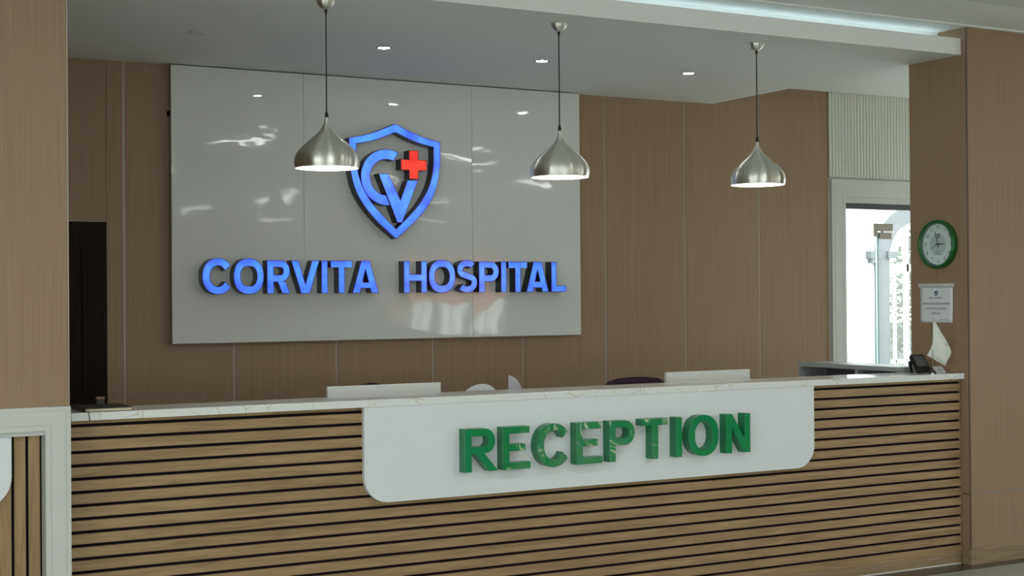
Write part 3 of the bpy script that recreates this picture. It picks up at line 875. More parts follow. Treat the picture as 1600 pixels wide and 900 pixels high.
def gl_A(x0, x1, z0, z1, t, apex, zb0, zb1):
    c = (x0+x1)/2; H = z1-z0
    def edge(z): return x0 + (c-apex/2-x0)*(z-z0)/H
    ztop = z0+H*.72
    def inner(z): return edge(z)+t*1.0
    li = lambda z: x0+t + (c-(x0+t))*(z-z0)/(ztop-z0)
    out = [(x0, z0), (x0+t, z0), (li(zb0), zb0), (2*c-li(zb0), zb0), (x1-t, z0), (x1, z0), (c+apex/2, z1), (c-apex/2, z1)]
    hole = [(li(zb1), zb1), (2*c-li(zb1), zb1), (c, ztop)]
    return [out, hole]
def gl_S(x0, x1, z0, z1, t):
    """thick stroke along an S centre line"""
    H = z1-z0; W = x1-x0; ht = t*0.47
    r1 = (H-2*ht)/4*0.97; r2 = (H-2*ht)/2-r1
    cx = (x0+x1)/2; rx = W/2-ht
    cu = (cx, z1-ht-r1); cl = (cx, z0+ht+r2)
    pts = [(cu[0]+rx*.96*math.cos(math.radians(a)), cu[1]+r1*math.sin(math.radians(a))) for a in range(35, 226, 10)]
    pts += [(cl[0]+rx*math.cos(math.radians(a)), cl[1]+r2*math.sin(math.radians(a))) for a in range(45, -146, -10)]
    L, R = [], []
    for i, p in enumerate(pts):
        a = pts[max(i-1, 0)]; b = pts[min(i+1, len(pts)-1)]
        dx, dz = b[0]-a[0], b[1]-a[1]; l = math.hypot(dx, dz)
        nx, nz = -dz/l, dx/l
        L.append((p[0]+nx*ht, p[1]+nz*ht)); R.append((p[0]-nx*ht, p[1]-nz*ht))
    return [L + R[::-1]]

def split_faces(bm, keep):
    """a copy of bm with only the faces whose index is in keep"""
    me = bpy.data.meshes.new('tmp'); bm.to_mesh(me)
    b2 = bmesh.new(); b2.from_mesh(me); bpy.data.meshes.remove(me)
    b2.faces.ensure_lookup_table()
    bmesh.ops.delete(b2, geom=[f for f in b2.faces if f.index not in keep], context='FACES')
    return b2

def lit_letter(name, loops, label, cat='letter', group=None, face='blue_face', edge='blue_edge', depth=.077, rim=.0035):
    us = [p[0] for p in loops[0]]; vs = [p[1] for p in loops[0]]
    t = thing(name, ((min(us)+max(us))/2, YP, min(vs)), label, cat, group)
    bm = bmesh.new()
    front, sides = add_prism(bm, loops, on_wall_y(YP), -0.0005, depth, 0, 1)
    r = bmesh.ops.inset_region(bm, faces=front, thickness=rim, use_even_offset=True, use_boundary=True)
    for f in r['faces']: f.material_index = 2
    bm.faces.ensure_lookup_table(); bm.faces.index_update()
    keep = {f.index for f in bm.faces if f.material_index == 0}
    fb = split_faces(bm, keep)
    sb = split_faces(bm, {f.index for f in bm.faces} - keep)
    bm.free()
    for f in sb.faces: f.material_index = 1 if f.material_index == 2 else 0
    for f in fb.faces: f.material_index = 0
    s = obj('letter_side' if cat == 'letter' else 'side', sb, [M['navy'], M[edge]], t)
    f = obj('letter_face' if cat == 'letter' else 'face', fb, M[face], t)
    s['label'] = 'dark side of the letter' if cat == 'letter' else 'dark side'
    return t

Z0, Z1 = 1.591, 1.790
G = 'lit letters of the wall sign'
lit_letter('letter', gl_C(2.534, 2.706, 1.588, 1.801, .047, .045, 35, 29), 'lit blue letter C at the start of the wall sign', group=G)
lit_letter('letter', gl_O(2.724, 2.910, 1.588, 1.801, .042, .045), 'lit blue letter O between the C and the R of the wall sign', group=G)
lit_letter('letter', gl_R(2.929, 3.073, Z0, Z1, .043, .042, 3.074, 1.660), 'lit blue letter R of the wall sign', group=G)
lit_letter('letter', gl_V(3.081, 3.263, Z0-.001, Z1, .048, .056), 'lit blue letter V of the lower wall lettering', group=G)
lit_letter('letter', gl_I(3.275, 3.316, Z0, Z1), 'lit blue letter I between V and T on the wall sign', group=G)
lit_letter('letter', gl_T(3.335, 3.478, Z0, Z1, .041, .041), 'lit blue letter T right after the first I on the wall sign', group=G)
lit_letter('letter', gl_A(3.478, 3.653, Z0, Z1, .049, .057, 1.620, 1.657), 'lit blue letter A ending the first word of the wall sign', group=G)
lit_letter('letter', gl_H(3.825, 3.986, Z0, Z1, .041, 1.664, 1.707), 'lit blue letter H with a violet sheen starting the second word', group=G)
lit_letter('letter', gl_O(3.998, 4.187, 1.589, 1.799, .042, .045), 'lit blue letter O between the H and the S of the wall sign', group=G)
lit_letter('letter', gl_S(4.197, 4.345, 1.589, 1.799, .045), 'lit blue letter S of the wall sign', group=G)
lit_letter('letter', gl_P(4.356, 4.504, Z0, Z1, .044, .042, 1.660), 'lit blue letter P of the wall sign', group=G)
lit_letter('letter', gl_I(4.518, 4.559, Z0, Z1), 'lit blue letter I right after the P on the wall sign', group=G)
lit_letter('letter', gl_T(4.573, 4.716, Z0, Z1, .042, .041), 'lit blue letter T between I and A in the second word', group=G)
lit_letter('letter', gl_A(4.708, 4.878, Z0, Z1, .049, .060, 1.618, 1.660), 'lit blue letter A next to the final L of the wall sign', group=G)
lit_letter('letter', gl_L(4.898, 5.012, Z0, Z1, .040, .041), 'lit blue letter L at the end of the wall sign', group=G)

# emblem: shield outline, C, V and red cross
def smooth_poly(pts, closed=True, n=5):
    """Catmull-Rom through the points"""
    out = []
    for i in range(len(pts)-1):
        p0 = pts[max(i-1, 0)]; p1 = pts[i]; p2 = pts[i+1]; p3 = pts[min(i+2, len(pts)-1)]
        for k in range(n):
            t = k/n
            out.append(tuple(0.5*((2*p1[j]) + (-p0[j]+p2[j])*t + (2*p0[j]-5*p1[j]+4*p2[j]-p3[j])*t*t + (-p0[j]+3*p1[j]-3*p2[j]+p3[j])*t**3) for j in (0, 1)))
    out.append(pts[-1])
    return out
CXS = 3.774
def sym(right_top, right_side):
    """outline from the top point down the right side to the bottom point, mirrored to the left"""
    a = smooth_poly(right_top); b = smooth_poly(right_side)
    half = a + b[1:]
    left = [(2*CXS-x, z) for x, z in half[::-1]][1:-1]
    return half + left
outer = sym([(CXS, 2.647), (3.878, 2.603), (3.982, 2.568), (4.086, 2.547)], [(4.086, 2.547), (4.086, 2.44), (4.076, 2.335), (4.045, 2.225), (3.985, 2.125), (3.894, 2.026), (CXS, 1.928)])
inner = sym([(CXS, 2.594), (3.860, 2.557), (3.945, 2.530), (4.037, 2.511)], [(4.037, 2.511), (4.038, 2.43), (4.029, 2.345), (4.000, 2.252), (3.940, 2.155), (3.866, 2.075), (CXS, 1.989)])
lit_letter('shield_emblem', [outer, inner], 'lit blue shield outline high on the white wall panel', cat='emblem')
ccx, ccz, cR, cr = 3.713, 2.310, .175, .112
def vline(z, gap=.004): return 3.657 + .42*(2.33-z) - gap
def end_angle(R):
    a = -120.0
    while a < 0:
        x = ccx+R*math.cos(math.radians(a)); z = ccz+R*math.sin(math.radians(a))
        if x >= vline(z): return a
        a += .25
    return -60
ao, ai = end_angle(cR), end_angle(cr)
lp = arc(ccx, ccz, cR, cR, 62, 360+ao, 40) + arc(ccx, ccz, cr, cr, 360+ai, 66, 34)
lit_letter('letter', [lp], 'lit blue letter C inside the shield', group=G)
lit_letter('letter', [[(3.783, 2.030), (3.817, 2.030), (3.929, 2.297), (3.856, 2.297), (3.806, 2.172), (3.726, 2.332), (3.657, 2.332)]], 'lit blue letter V inside the shield, under the red cross', group=G)
a, b = .033, .090
px, pz = 3.900, 2.395
lp = [(px-a, pz-b), (px+a, pz-b), (px+a, pz-a), (px+b, pz-a), (px+b, pz+a), (px+a, pz+a), (px+a, pz+b), (px-a, pz+b), (px-a, pz+a), (px-b, pz+a), (px-b, pz-a), (px-a, pz-a)]
lit_letter('red_cross', [lp], 'lit red cross inside the shield', cat='emblem', face='red_face', edge='red_edge')

# ------------------------------------------------------------------ reception desk
DX0, DX1 = XL+.002, XC-.001
desk = thing('reception_desk', ((DX0+DX1)/2, YD+.1, 0), 'long reception desk faced with level oak slats', 'desk')
obj('carcass', box((DX0, YD+.016, 0), (DX1-.002, 6.285, 1.066)), M['black'], desk)
gap = 0.0135; pitch = (1.0455-0.1145)/17
hs_me = None
for k in range(17):
    zt = 1.0455 - k*pitch - gap/2
    zb = zt - (pitch-gap)
    if hs_me is None:
        s = obj('slat', box((DX0, YD, zb), (DX1-.004, YD+.017, zt), .0022), M['oak'], desk); hs_me = s.data
    else:
        s = bpy.data.objects.new('slat', hs_me); COL.objects.link(s); s.parent = desk
        s.location = Vector(((DX0+DX1-.004)/2, YD+.0085, zb)) - wloc(desk)
obj('top_rail', box((DX0, YD, 1.0455+gap/2), (DX1-.004, YD+.017, 1.0665), .0015), M['oak'], desk)
obj('plinth', box((DX0, YD, 0.061), (DX1-.004, YD+.017, 0.1145-gap/2), .002), M['oak'], desk)
obj('kick_board', box((DX0, YD+.002, 0.004), (DX1-.004, YD+.017, 0.0605), .002), M['oak_base'], desk)
obj('sealant_line', box((DX0, YD-.004, 0.0031), (DX1-.012, YD+.003, 0.0075)), M['sealant'], desk)
obj('screw', lathe([(.003, 0), (.003, .003)], (2.575, YD-.0015, 1.058), seg=8), M['black'], desk)
ct = thing('countertop', (3.8, 6.17, 1.067), 'white marble counter slab with thin gold veins on the reception desk', 'countertop')
for a, b in ((1.3027, 3.8325), (3.8335, XC-.002)):
    obj('slab', box((a, 6.024, 1.067), (b, 6.305, 1.100), .0022), M['marble'], ct)

o = obj('sign_board', tongue_board(2.593, 5.217, 0.632, 1.0665, 0.118, YD-.0002, .0255), M['board'])
tag(o, 'wide white board with rounded lower corners hung on the desk front', 'sign board')

# green letters
YG = YD-.0002-.0255
def green_letter(loops, label, face='green'):
    bm = bmesh.new()
    front, sides = add_prism(bm, loops, on_wall_y(YG), -0.0005, .056, 0, 1)
    r = bmesh.ops.inset_region(bm, faces=front, thickness=.0018, depth=0, use_even_offset=True, use_boundary=True)
    fs = set(front)
    for v in {v for f in front for v in f.verts}: v.co.y -= .0014
    for f in r['faces']: f.material_index = 1
    o = obj('letter', bm, [M[face], M['green_side']])
    return tag(o, label, 'letter', 'green letters on the desk board')
g0, g1 = 0.746, 0.947
green_letter(gl_R(3.072, 3.247, g0, g1, .037, .034, 3.233, 0.829, leg=.046, lx=3.128), 'glossy green letter R at the start of the desk sign')
green_letter(gl_E(3.273, 3.423, g0, g1, .037, .032, 3.396), 'glossy green letter E right after the R on the desk sign', 'green_glints')
green_letter(gl_C(3.457, 3.630, 0.743, 0.951, .041, .034, 36, 28), 'glossy green letter C of the desk sign', 'green_glints')
green_letter(gl_E(3.679, 3.829, g0, g1, .036, .032, 3.802), 'glossy green letter E with pale streaks between C and P', 'green_glints_dense')
green_letter(gl_P(3.868, 4.019, g0, g1, .038, .034, 0.826), 'glossy green letter P with pale streaks on the desk sign', 'green_glints_dense')
green_letter(gl_T(4.062, 4.218, g0, g1, .038, .033), 'glossy green letter T of the desk sign', 'green_glints')
green_letter(gl_I(4.268, 4.305, g0, g1), 'glossy green letter I of the desk sign')
green_letter(gl_O(4.345, 4.535, 0.743, 0.951, .040, .034), 'glossy green letter O of the desk sign')
green_letter(gl_N(4.583, 4.739, g0, g1, .037), 'glossy green letter N at the end of the desk sign')

# ------------------------------------------------------------------ ceiling lamps
PROF = [(0, .05), (.07, .066), (.136, .100), (.21, .163), (.29, .255), (.36, .37), (.44, .51), (.515, .65), (.59, .775), (.67, .88), (.74, .95), (.82, .993), (.89, 1.0), (.95, .99), (1.0, .97)]
def make_pendant(x, y, label):
    R, zt, zb = .1515, 2.396, 2.160
    t = thing('pendant_lamp', (x, y, ZS), label, 'pendant lamp', 'pendant lamps over the desk')
    o = obj('ceiling_cup', lathe([(.043, 0), (.0425, -.006), (.039, -.018), (.031, -.029), (.020, -.037), (.008, -.041)], (x, y, ZS), seg=32, cap0=True), M['spun'], t, smooth=True)
    bm = bmesh.new(); add_tube(bm, [(x, y, ZS-.045), (x, y, 2.41)], .0032, 8)
    cb = obj('cable', bm, M['cable'], t, smooth=True)
    obj('strain_relief', lathe([(.007, 0), (.006, -.016), (.0035, -.024)], (x, y, ZS-.039), seg=14), M['cable'], cb, smooth=True)
    obj('cable_grip', lathe([(.0035, .024), (.006, .018), (.0085, .006), (.0085, -.004)], (x, y, zt+.004), seg=16), M['cable'], cb, smooth=True)
    outp = smooth_poly([(zt-(zt-zb)*a, R*b) for a, b in PROF], n=3)
    prof = [(r, z) for z, r in outp]
    bm = bmesh.new()
    add_lathe(bm, [(r, z) for r, z in prof], (x, y, 0), seg=64, cap0=True, cap1=False)
    n_out = len(bm.faces)
    add_lathe(bm, [(max(r-.0025, .004), z) for r, z in prof], (x, y, 0), seg=64, cap0=False, cap1=False)
    bm.faces.ensure_lookup_table()
    for f in list(bm.faces)[n_out:]: f.normal_flip(); f.material_index = 1
    r0 = prof[-1][0]
    add_lathe(bm, [(r0, zb), (r0-.0025, zb)], (x, y, 0), seg=64, cap0=False, cap1=False)
    o = obj('lamp_shade', bm, [M['spun'], M['shade_in']], t, smooth=True)
    d = obj('diffuser', lathe([(.1425, 0.010), (.1425, .006)], (x, y, zb), seg=48), M['lamp'], t)
    d['label'] = 'glowing white diffuser'
    return t
make_pendant(2.515, 6.257, 'brushed aluminium pendant lamp in front of the shield, leftmost of three')
make_pendant(3.770, 6.257, 'brushed aluminium pendant lamp by the right edge of the white panel')
make_pendant(5.030, 6.257, 'brushed aluminium pendant lamp before the brown wall, nearest the entrance')

def make_downlight(x, y, label, lit=True):
    t = thing('downlight', (x, y, ZS), label, 'downlight', 'downlights in the dropped ceiling')
    bm = bmesh.new()
    add_lathe(bm, [(.046, 0), (.045, -.003), (.040, -.005), (.033, -.0035), (.032, 0.0)], (x, y, ZS), seg=36, cap0=False, cap1=False)
    obj('trim_ring', bm, M['ring'] if lit else M['ring_white'], t, smooth=True)
    obj('lens', lathe([(.0325, -.0005), (.0325, -.003)], (x, y, ZS), seg=32), M['downlight'] if lit else M['downlight_off'], t)
    return t
make_downlight(2.223, 7.30, 'unlit round downlight at the left of the dropped ceiling', lit=False)
make_downlight(3.267, 7.285, 'lit round downlight nearest the first pendant lamp')
make_downlight(4.272, 7.285, 'lit round downlight just left of the middle pendant lamp')
make_downlight(5.323, 7.285, 'lit round downlight between the middle and right pendant lamps')

# ------------------------------------------------------------------ behind the desk
wd = thing('work_desk', (3.6, 6.62, 0), 'low white work desk behind the reception desk', 'desk')
obj('worktop', box((1.40, 6.30, 0.725), (5.60, 6.98, 0.75), .002), M['white_trim'], wd)
for x in (1.42, 3.45, 5.56): obj('side_panel', box((x, 6.32, 0), (x+.025, 6.94, 0.725)), M['white_trim'], wd)
def make_monitor(x0, x1, zt, label):
    c = (x0+x1)/2
    t = thing('monitor', (c, 6.66, 0.75), label, 'monitor', 'monitors behind the desk')
    b = obj('back_cover', box((x0, 6.600, zt-.36), (x1, 6.622, zt), .004), M['monitor'], t)
    obj('screen', box((x0+.01, 6.6225, zt-.345), (x1-.01, 6.625, zt-.012)), M['screen'], t)
    obj('rear_bulge', box((x0+.10, 6.578, zt-.30), (x1-.10, 6.601, zt-.10), .008), M['monitor'], t)
    obj('stand_neck', box((c-.04, 6.560, 0.758), (c+.04, 6.580, zt-.16), .003), M['monitor'], t)
    obj('stand_foot', box((c-.11, 6.54, 0.75), (c+.11, 6.74, 0.760), .003), M['monitor'], t)
make_monitor(2.648, 3.262, 1.129, 'white monitor seen from behind at the left part of the desk')
make_monitor(4.657, 5.238, 1.134, 'white monitor seen from behind beside the dark purple chair')

def make_chair(x, y, dz, label, crown=None):
    t = thing('office_chair', (x, y, 0), label, 'chair', 'office chairs behind the desk')
    lp = [(x-.215, .60+dz), (x-.225, .90+dz), (x-.205, 1.025+dz), (x-.17, 1.058+dz), (x-.10, 1.072+dz), (x, 1.078+dz), (x+.10, 1.075+dz), (x+.17, 1.066+dz), (x+.208, 1.045+dz), (x+.225, .98+dz), (x+.225, .90+dz), (x+.215, .60+dz)]
    if crown:
        lp = [(x-.20, .60)] + [(x-.20+.40*k/20, .84+(crown-.84)*math.sqrt(max(0, 1-(2*k/20-1)**2))) for k in range(21)] + [(x+.20, .60)]
    bm = bmesh.new(); fr, sd = add_prism(bm, [lp], on_wall_y(y+.06), 0, .06)
    bmesh.ops.bevel(bm, geom=[e for e in bm.edges if len(e.link_faces) == 2 and e.calc_face_angle(0) > 1.0], offset=.015, segments=3, affect='EDGES')
    obj('backrest', bm, M['purple'], t)
    obj('seat', box((x-.24, y+.02, .44), (x+.24, y+.48, .52), .025), M['purple'], t)
    bm = bmesh.new(); add_tube(bm, [(x, y+.03, .63+dz), (x, y-.035, .56), (x, y+.02, .44), (x, y+.25, .43)], .018)
    obj('back_bracket', bm, M['plastic_black'], t)
    obj('gas_column', lathe([(.025, .10), (.025, .44)], (x, y+.25, 0), seg=16), M['plastic_black'], t)
    for k in range(5):
        a = 2*PI*k/5+.3
        bm = bmesh.new(); add_tube(bm, [(x, y+.25, .11), (x+.28*math.cos(a), y+.25+.28*math.sin(a), .065)], .018)
        lg = obj('base_leg', bm, M['plastic_black'], t)
        bm = bmesh.new(); cx, cy = x+.28*math.cos(a), y+.25+.28*math.sin(a)
        add_tube(bm, [(cx-.02*math.sin(a), cy+.02*math.cos(a), .027), (cx+.02*math.sin(a), cy-.02*math.cos(a), .027)], .027, 14)
        obj('castor', bm, M['plastic_black'], lg)
make_chair(4.825, 7.15, 0.0, 'office chair with dark purple back beside the right monitor')
make_chair(3.13, 7.15, 0.0, 'dark purple office chair mostly hidden behind the left monitor', 1.103)

# two white paper shapes standing on the work desk
bm = bmesh.new()
cx, cz, R = 3.500, 1.000, .113
for sgn, tilt in ((-1, .35), (1, .12)):
    prof = [(cx, 0.752), (cx, cz+R)] + [(cx+sgn*R*math.sin(a*PI/24), cz+R*math.cos(a*PI/24)) for a in range(1, 15)] + [(cx+sgn*.07, 0.752)]
    to3 = (lambda s_, t_: (lambda u, v, d: (u, 6.60 + abs(u-cx)*t_ - d, v)))(sgn, tilt)
    b2 = bmesh.new(); add_prism(b2, [prof], to3, 0, .003); join_into(bm, b2)
o = obj('folded_card', bm, M['paper'])
tag(o, 'round white card folded down the middle behind the counter', 'card')
lp = [(3.640, 0.752), (3.650, 1.00), (3.6535, 1.153)] + smooth_poly([(3.6535, 1.153), (3.690, 1.138), (3.715, 1.115), (3.732, 1.085), (3.742, 1.045), (3.744, 1.0)]) + [(3.735, 0.752)]
bm = bmesh.new(); add_prism(bm, [lp], lambda u, v, d: (u, 6.60 + (u-3.65)*.05 - d, v), 0, .003)
o = obj('pointed_card', bm, M['paper_grey'])
tag(o, 'pale grey pointed card with a curved side behind the counter', 'card')

# grey shelf unit at the end of the desk
cu = thing('shelf_unit', (6.215, 6.75, 0), 'grey open shelf unit behind the right end of the counter', 'shelf unit')
CX0, CX1, CY0, CY1, CT = 6.100, 6.330, 6.312, 7.203, 1.130
obj('top_board', box((CX0, CY0, CT-.027), (CX1, CY1, CT), .001), M['grey_lam'], cu)
obj('back_board', box((CX1-.012, CY0, 0), (CX1, CY1-.001, CT-.027)), M['grey_in'], cu)
for y in (CY1-.025, 6.66, CY0): obj('side_board', box((CX0+.006, y, 0), (CX1-.012, y+.022, CT-.027)), M['grey_lam'], cu)
for z in (0.02, 0.36, 0.72): obj('shelf', box((CX0+.012, CY0+.022, z), (CX1-.012, CY1-.025, z+.018)), M['grey_in'], cu)

# ------------------------------------------------------------------ things on the counter
ZT = 1.1002
nb = thing('notebook', (1.46, 6.16, ZT), 'closed black notebook with cream pages at the left end of the counter', 'notebook')
nx0, nx1, ny0, ny1 = 1.362, 1.557, 6.038, 6.275
bm = bmesh.new(); add_box(bm, (nx0, ny0, ZT), (nx1, ny1, ZT+.0022), .0006)
c = obj('cover', bm, M['cover_edge'], nb); c['label'] = 'lower cover'
obj('pages', box((nx0+.003, ny0+.003, ZT+.0022), (nx1-.004, ny1-.003, ZT+.0125)), M['pages'], nb)
c = obj('cover', box((nx0, ny0, ZT+.0125), (nx1, ny1, ZT+.0155), .0008), M['cover'], nb)
obj('spine', box((nx0-.002, ny0, ZT), (nx0+.002, ny1, ZT+.0155), .0008), M['cover'], nb)
bm = bmesh.new()
path = [(1.372, ny0+.02, ZT+.008), (1.371, ny0-.001, ZT+.010), (1.371, 6.0325, ZT+.002), (1.3715, 6.0235, ZT+.0005), (1.3735, 6.0212, ZT-.012), (1.3755, 6.0210, ZT-.038)]
L = [bm.verts.new((p[0]-.002, p[1], p[2])) for p in path]; R_ = [bm.verts.new((p[0]+.002, p[1], p[2])) for p in path]
L2 = [bm.verts.new((p[0]-.002, p[1]-.0006, p[2]+.0006)) for p in path]; R2_ = [bm.verts.new((p[0]+.002, p[1]-.0006, p[2]+.0006)) for p in path]
for i in range(len(path)-1):
    bm.faces.new((L[i], L[i+1], R_[i+1], R_[i])); bm.faces.new((L2[i], R2_[i], R2_[i+1], L2[i+1]))
    bm.faces.new((L[i], L2[i], L2[i+1], L[i+1])); bm.faces.new((R_[i], R_[i+1], R2_[i+1], R2_[i]))
obj('ribbon', bm, M['ribbon'], nb)
sb = thing('small_box', (1.470, 6.245, ZT+.0157), 'small black box with a tan lid standing on the notebook', 'box')
obj('body', box((1.4535, 6.232, ZT+.0157), (1.4865, 6.262, ZT+.0395), .0015), M['box_black'], sb)
obj('lid', box((1.4530, 6.2315, ZT+.0395), (1.4870, 6.2625, ZT+.0475), .001), M['tan'], sb)

# desk tablet phone
ph = thing('desk_phone', (6.16, 6.22, ZT), 'small black touchscreen desk phone tilted back on the counter', 'phone')
def tilt_pt(x, y0, z0, tilt, origin):
    ox, oy, oz = origin
    return lambda u, v, d: (ox+u, oy + v*math.sin(tilt) - d*math.cos(tilt), oz + v*math.cos(tilt) + d*math.sin(tilt))
tp = tilt_pt(0, 0, 0, .62, (6.170, 6.158, ZT+.004))
def rrect(w, h, r, z0=0):
    return arc(w/2-r, z0+h-r, r, r, 0, 90, 5) + arc(-w/2+r, z0+h-r, r, r, 90, 180, 5) + arc(-w/2+r, z0+r, r, r, 180, 270, 5) + arc(w/2-r, z0+r, r, r, 270, 360, 5)
bm = bmesh.new(); add_prism(bm, [rrect(.100, .124, .010)], tp, -.020, 0)
obj('body', bm, M['plastic_black'], ph)
bm = bmesh.new(); add_prism(bm, [rrect(.082, .070, .003, .042)], tp, 0, .0008)
obj('screen', bm, M['phone_screen'], ph)
bm = bmesh.new(); add_prism(bm, [arc(0, .117, .0025, .0025, 0, 360, 10)[:-1]], tp, 0, .0012); add_prism(bm, [arc(-.010, .117, .0015, .0015, 0, 360, 8)[:-1]], tp, 0, .0012)
obj('camera_lens', bm, M['ring'], ph)
bm = bmesh.new()
for u in (-.045, .035):
    lp = [(6.205, ZT), (6.215, ZT), (6.236, ZT+.060), (6.218, ZT+.072)]
    b2 = bmesh.new(); add_prism(b2, [[(a + .02, b) for a, b in lp]], lambda q, v, d: (6.170+u+d, q, v), 0, .010); join_into(bm, b2)
obj('stand', bm, M['plastic_black'], ph)

# table flag
FX, FY = 6.152, 6.088
fl = thing('table_flag', (FX, FY, ZT), 'white table flag on a thin chrome pole with a crystal base', 'flag')
obj('base', lathe([(.026, 0), (.026, .006), (.020, .014), (.010, .020), (.004, .023)], (FX, FY, ZT), seg=12), M['crystal'], fl)
bm = bmesh.new(); add_tube(bm, [(FX, FY, ZT+.02), (FX, FY, ZT+.300)], .0022, 8)
obj('pole', bm, M['chrome'], fl)
# cloth hangs from the pole top: rows from the top edge down, columns from pole to fly
rows = [  # (z above counter, u of the left border, u of the right border)
    (.298, -.001, .012), (.234, -.001, .046), (.172, -.002, .084), (.122, -.018, .110), (.104, -.024, .109), (.090, .004, .105), (.068, .045, .098), (.046, .082, .091)]
def resample(r, n):
    out = []
    for a, b in zip(r, r[1:]):
        for k in range(n): out.append(tuple(a[j]+(b[j]-a[j])*k/n for j in (0, 1)))
    return out+[r[-1]]
rows = resample([(z, a) for z, a, b in rows], 4), resample([(z, b) for z, a, b in rows], 4)
ux, uy = math.cos(.55), -math.sin(.55)
bm = bmesh.new(); grid = []
NC = 12
for (z, a), (_, b) in zip(*rows):
    row = []
    for k in range(NC+1):
        u = a+(b-a)*k/NC
        q = k/NC
        wv = .007*math.sin(q*7+ z*14)*min(1, (.33-z)*5) + .35*max(0, .142-z)
        row.append(bm.verts.new((FX+u*ux - wv*uy*.3, FY+u*uy - .006 + wv, ZT+z)))
    grid.append(row)
for r0, r1 in zip(grid, grid[1:]):
    for k in range(NC): bm.faces.new((r0[k], r0[k+1], r1[k+1], r1[k]))
o = obj('flag_cloth', bm, M['flag'], fl, smooth=True)
md = o.modifiers.new('thickness', 'SOLIDIFY'); md.thickness = .0012
bm = text_mesh('HIL', .016, lambda u, v, d: (FX+(.068+u)*ux, FY+(.068+u)*uy-.018, ZT+.168+v), 0)
bm2 = bmesh.new(); join_into(bm2, bm)
obj('flag_print', bm2, M['ink'], fl)

# card holder
ch = thing('card_holder', (6.27, 6.15, ZT), 'small white leaning card holder beside the table flag', 'card holder')
def slant(u, v, d): return (6.270+u+v*.10, 6.135+v*1.15-d, ZT+v)
bm = bmesh.new(); add_prism(bm, [[(-.038, .001), (.038, .001), (.038, .036), (-.038, .036)]], slant, -.002, .001)
obj('card', bm, M['paper'], ch)
bm = bmesh.new(); add_prism(bm, [[(6.138, ZT), (6.182, ZT), (6.180, ZT+.034)]], lambda q, v, d: (6.306+d, q, v), 0, .006); add_prism(bm, [[(6.138, ZT), (6.182, ZT), (6.180, ZT+.034)]], lambda q, v, d: (6.236+d, q, v), 0, .006)
obj('stand', bm, M['plastic_black'], ch)
bm = bmesh.new(); add_prism(bm, [arc(0, .022, .006, .006, 0, 360, 12)[:-1], arc(.001, .0225, .0038, .0038, 0, 360, 12)[:-1]], slant, .001, .0014)
add_prism(bm, [[(-.022, .010), (.022, .010), (.022, .0125), (-.022, .0125)]], slant, .001, .0014)
obj('print', bm, M['ink_light'], ch)

# ------------------------------------------------------------------ wall clock and notice on the pier
def emblem_mark(bm, to3, u, v, r, d):
    """small crescent round a heart"""
    o_ = arc(u, v, r, r, -140, 75, 22)
    i_ = arc(u-.12*r, v+.12*r, r*.80, r*.80, 75, -140, 22)
    add_prism(bm, [o_+i_], to3, 0, d)
    hh = []
    for k in range(24):
        t = 2*PI*k/24
        hh.append((u-.1*r + r*.036*16*math.sin(t)**3, v+.12*r + r*.036*(13*math.cos(t)-5*math.cos(2*t)-2*math.cos(3*t)-math.cos(4*t))))
    add_prism(bm, [hh], to3, 0, d)
KY, KZ, KR, KD = 6.207, 1.8485, .1425, .038
ck = thing('wall_clock', (XC, KY, KZ-KR), 'round green wall clock with white dial on the brown pier', 'clock')
obj('case', lathe([(KR, 0), (KR, KD-.010), (KR-.004, KD-.002), (KR-.010, KD), (KR-.016, KD-.003), (KR-.018, KD-.013), (KR-.020, .010)], (XC-.0005, KY, KZ), seg=64, axis='X', cap1=False), M['clock_green'], ck, smooth=True)
obj('dial_ring', lathe([(KR-.018, KD-.012), (KR-.0225, .013)], (XC, KY, KZ), seg=64, axis='X', cap0=False, cap1=False), M['ink_light'], ck, smooth=True)
bm = bmesh.new(); add_lathe(bm, [(KR-.018, .010), (KR-.018, .0125)], (XC, KY, KZ), seg=64, axis='X')
bmesh.ops.recalc_face_normals(bm, faces=bm.faces)
obj('dial', bm, M['dial'], ck)
kw = on_wall_x(XC, KY, KZ)
bm = bmesh.new(); add_prism(bm, [arc(0, 0, .064, .064, 0, 360, 40)[:-1]], kw, .0125, .0129)
obj('dial_centre', bm, M['dial_grey'], ck)
bm = bmesh.new()
for h in range(1, 13):
    a = PI/2 - h*PI/6
    join_into(bm, text_mesh(str(h), .031, (lambda aa: lambda u, v, d: kw(.100*math.cos(aa)+u, .100*math.sin(aa)+v, d))(a), .0131))
obj('numerals', bm, M['ink'], ck)
bm = bmesh.new(); emblem_mark(bm, lambda u, v, d: kw(u, v, .0129+d), 0, .052, .017, .0005)
obj('logo', bm, M['ink'], ck)
bm = bmesh.new()
join_into(bm, text_mesh('HILOL', .014, lambda u, v, d: kw(u, v-.042, d), .0132)); join_into(bm, text_mesh('HOSPITAL', .014, lambda u, v, d: kw(u, v-.058, d), .0132))
obj('dial_lettering', bm, M['ink_light'], ck)
def hand(ang, l0, l1, w, d):
    a = math.radians(90-ang); c, s = math.cos(a), math.sin(a)
    pts = [(-l0, -w/2), (l1, -w/3), (l1, w/3), (-l0, w/2)]
    bm = bmesh.new(); add_prism(bm, [[(p*c-q*s, p*s+q*c) for p, q in pts]], kw, d, d+.0008); return bm
obj('hour_hand', hand(88, .018, .052, .009, .014), M['ink'], ck)
obj('minute_hand', hand(344, .022, .080, .007, .016), M['ink'], ck)
obj('second_hand', hand(243, .022, .072, .0016, .018), M['ink'], ck)
obj('hub', lathe([(.006, .013), (.006, .020)], (XC, KY, KZ), seg=16, axis='X'), M['ink'], ck)
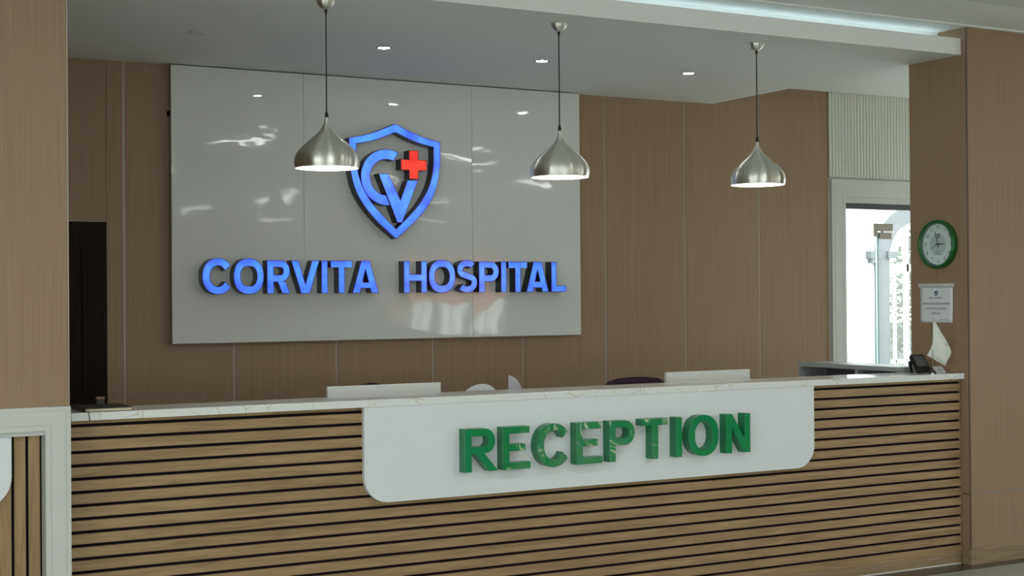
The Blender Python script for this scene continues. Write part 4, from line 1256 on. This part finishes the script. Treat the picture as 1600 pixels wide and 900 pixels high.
bm = bmesh.new(); add_lathe(bm, [(KR-.0185, KD-.0110), (KR-.0185, KD-.0095)], (XC, KY, KZ), seg=48, axis='X')
bmesh.ops.recalc_face_normals(bm, faces=bm.faces)
obj('glass', bm, M['glass'], ck)

NY0, NY1, NZ0, NZ1 = 6.365, 6.108, 1.388, 1.598
nt_ = thing('paper_notice', (XC, (NY0+NY1)/2, NZ0), 'white paper notice under a clip strip below the wall clock', 'notice')
bm = bmesh.new()
NG = 10
g_ = []
for i in range(NG+1):
    row = []
    for k in range(NG+1):
        v = NZ0+(NZ1-NZ0)*i/NG; y = NY0+(NY1-NY0)*k/NG
        lift = .0012 + .004*(1-i/NG)**2*(k/NG)**2
        row.append(bm.verts.new((XC-lift, y, v)))
    g_.append(row)
for r0, r1 in zip(g_, g_[1:]):
    for k in range(NG): bm.faces.new((r0[k], r0[k+1], r1[k+1], r1[k]))
o = obj('sheet', bm, M['paper'], nt_, smooth=True)
md = o.modifiers.new('thickness', 'SOLIDIFY'); md.thickness = .0008
cs = obj('clip_strip', box((XC-.007, 6.096, 1.599), (XC-.0002, 6.373, 1.618), .001), M['white_trim'], nt_)
bm = bmesh.new()
yy = 6.345
for wd_ in (.010, .006, .007, .008, .002, .012, .008, .007, .003, .004, .010):
    add_box(bm, (XC-.0074, yy-wd_, 1.604), (XC-.0068, yy, 1.607)); yy -= .0225
obj('marks', bm, M['ink'], cs)
nw = on_wall_x(XC, (NY0+NY1)/2, NZ0)
bm = bmesh.new(); emblem_mark(bm, lambda u, v, d: nw(u, v, .0058+d), 0, .176, .017, .0004)
join_into(bm, text_mesh('HILOL HOSPITAL', .0145, lambda u, v, d: nw(u, v+.146, d), .0061))
obj('logo', bm, M['ink_blue'], nt_)
bm = bmesh.new()
for s_, z_, u_ in (('Беморларни кўришга келиш', .113, .004), ('кечки вакти 17:00 дан', .084, 0), ('21:00 гача', .055, 0)):
    join_into(bm, text_mesh(s_, .0168, (lambda zz, uu: lambda u, v, d: nw(u+uu, v+zz, d))(z_, u_), .0061, sx=.92))
add_prism(bm, [[(.028, .0205), (.098, .0205), (.098, .022), (.028, .022)]], lambda u, v, d: nw(u, v, .0058+d), 0, .0003)
add_prism(bm, [arc(-.022, .022, .0035, .0045, 0, 360, 12)[:-1]], lambda u, v, d: nw(u, v, .0058+d), 0, .0003)
obj('lettering', bm, M['ink_light'], nt_)
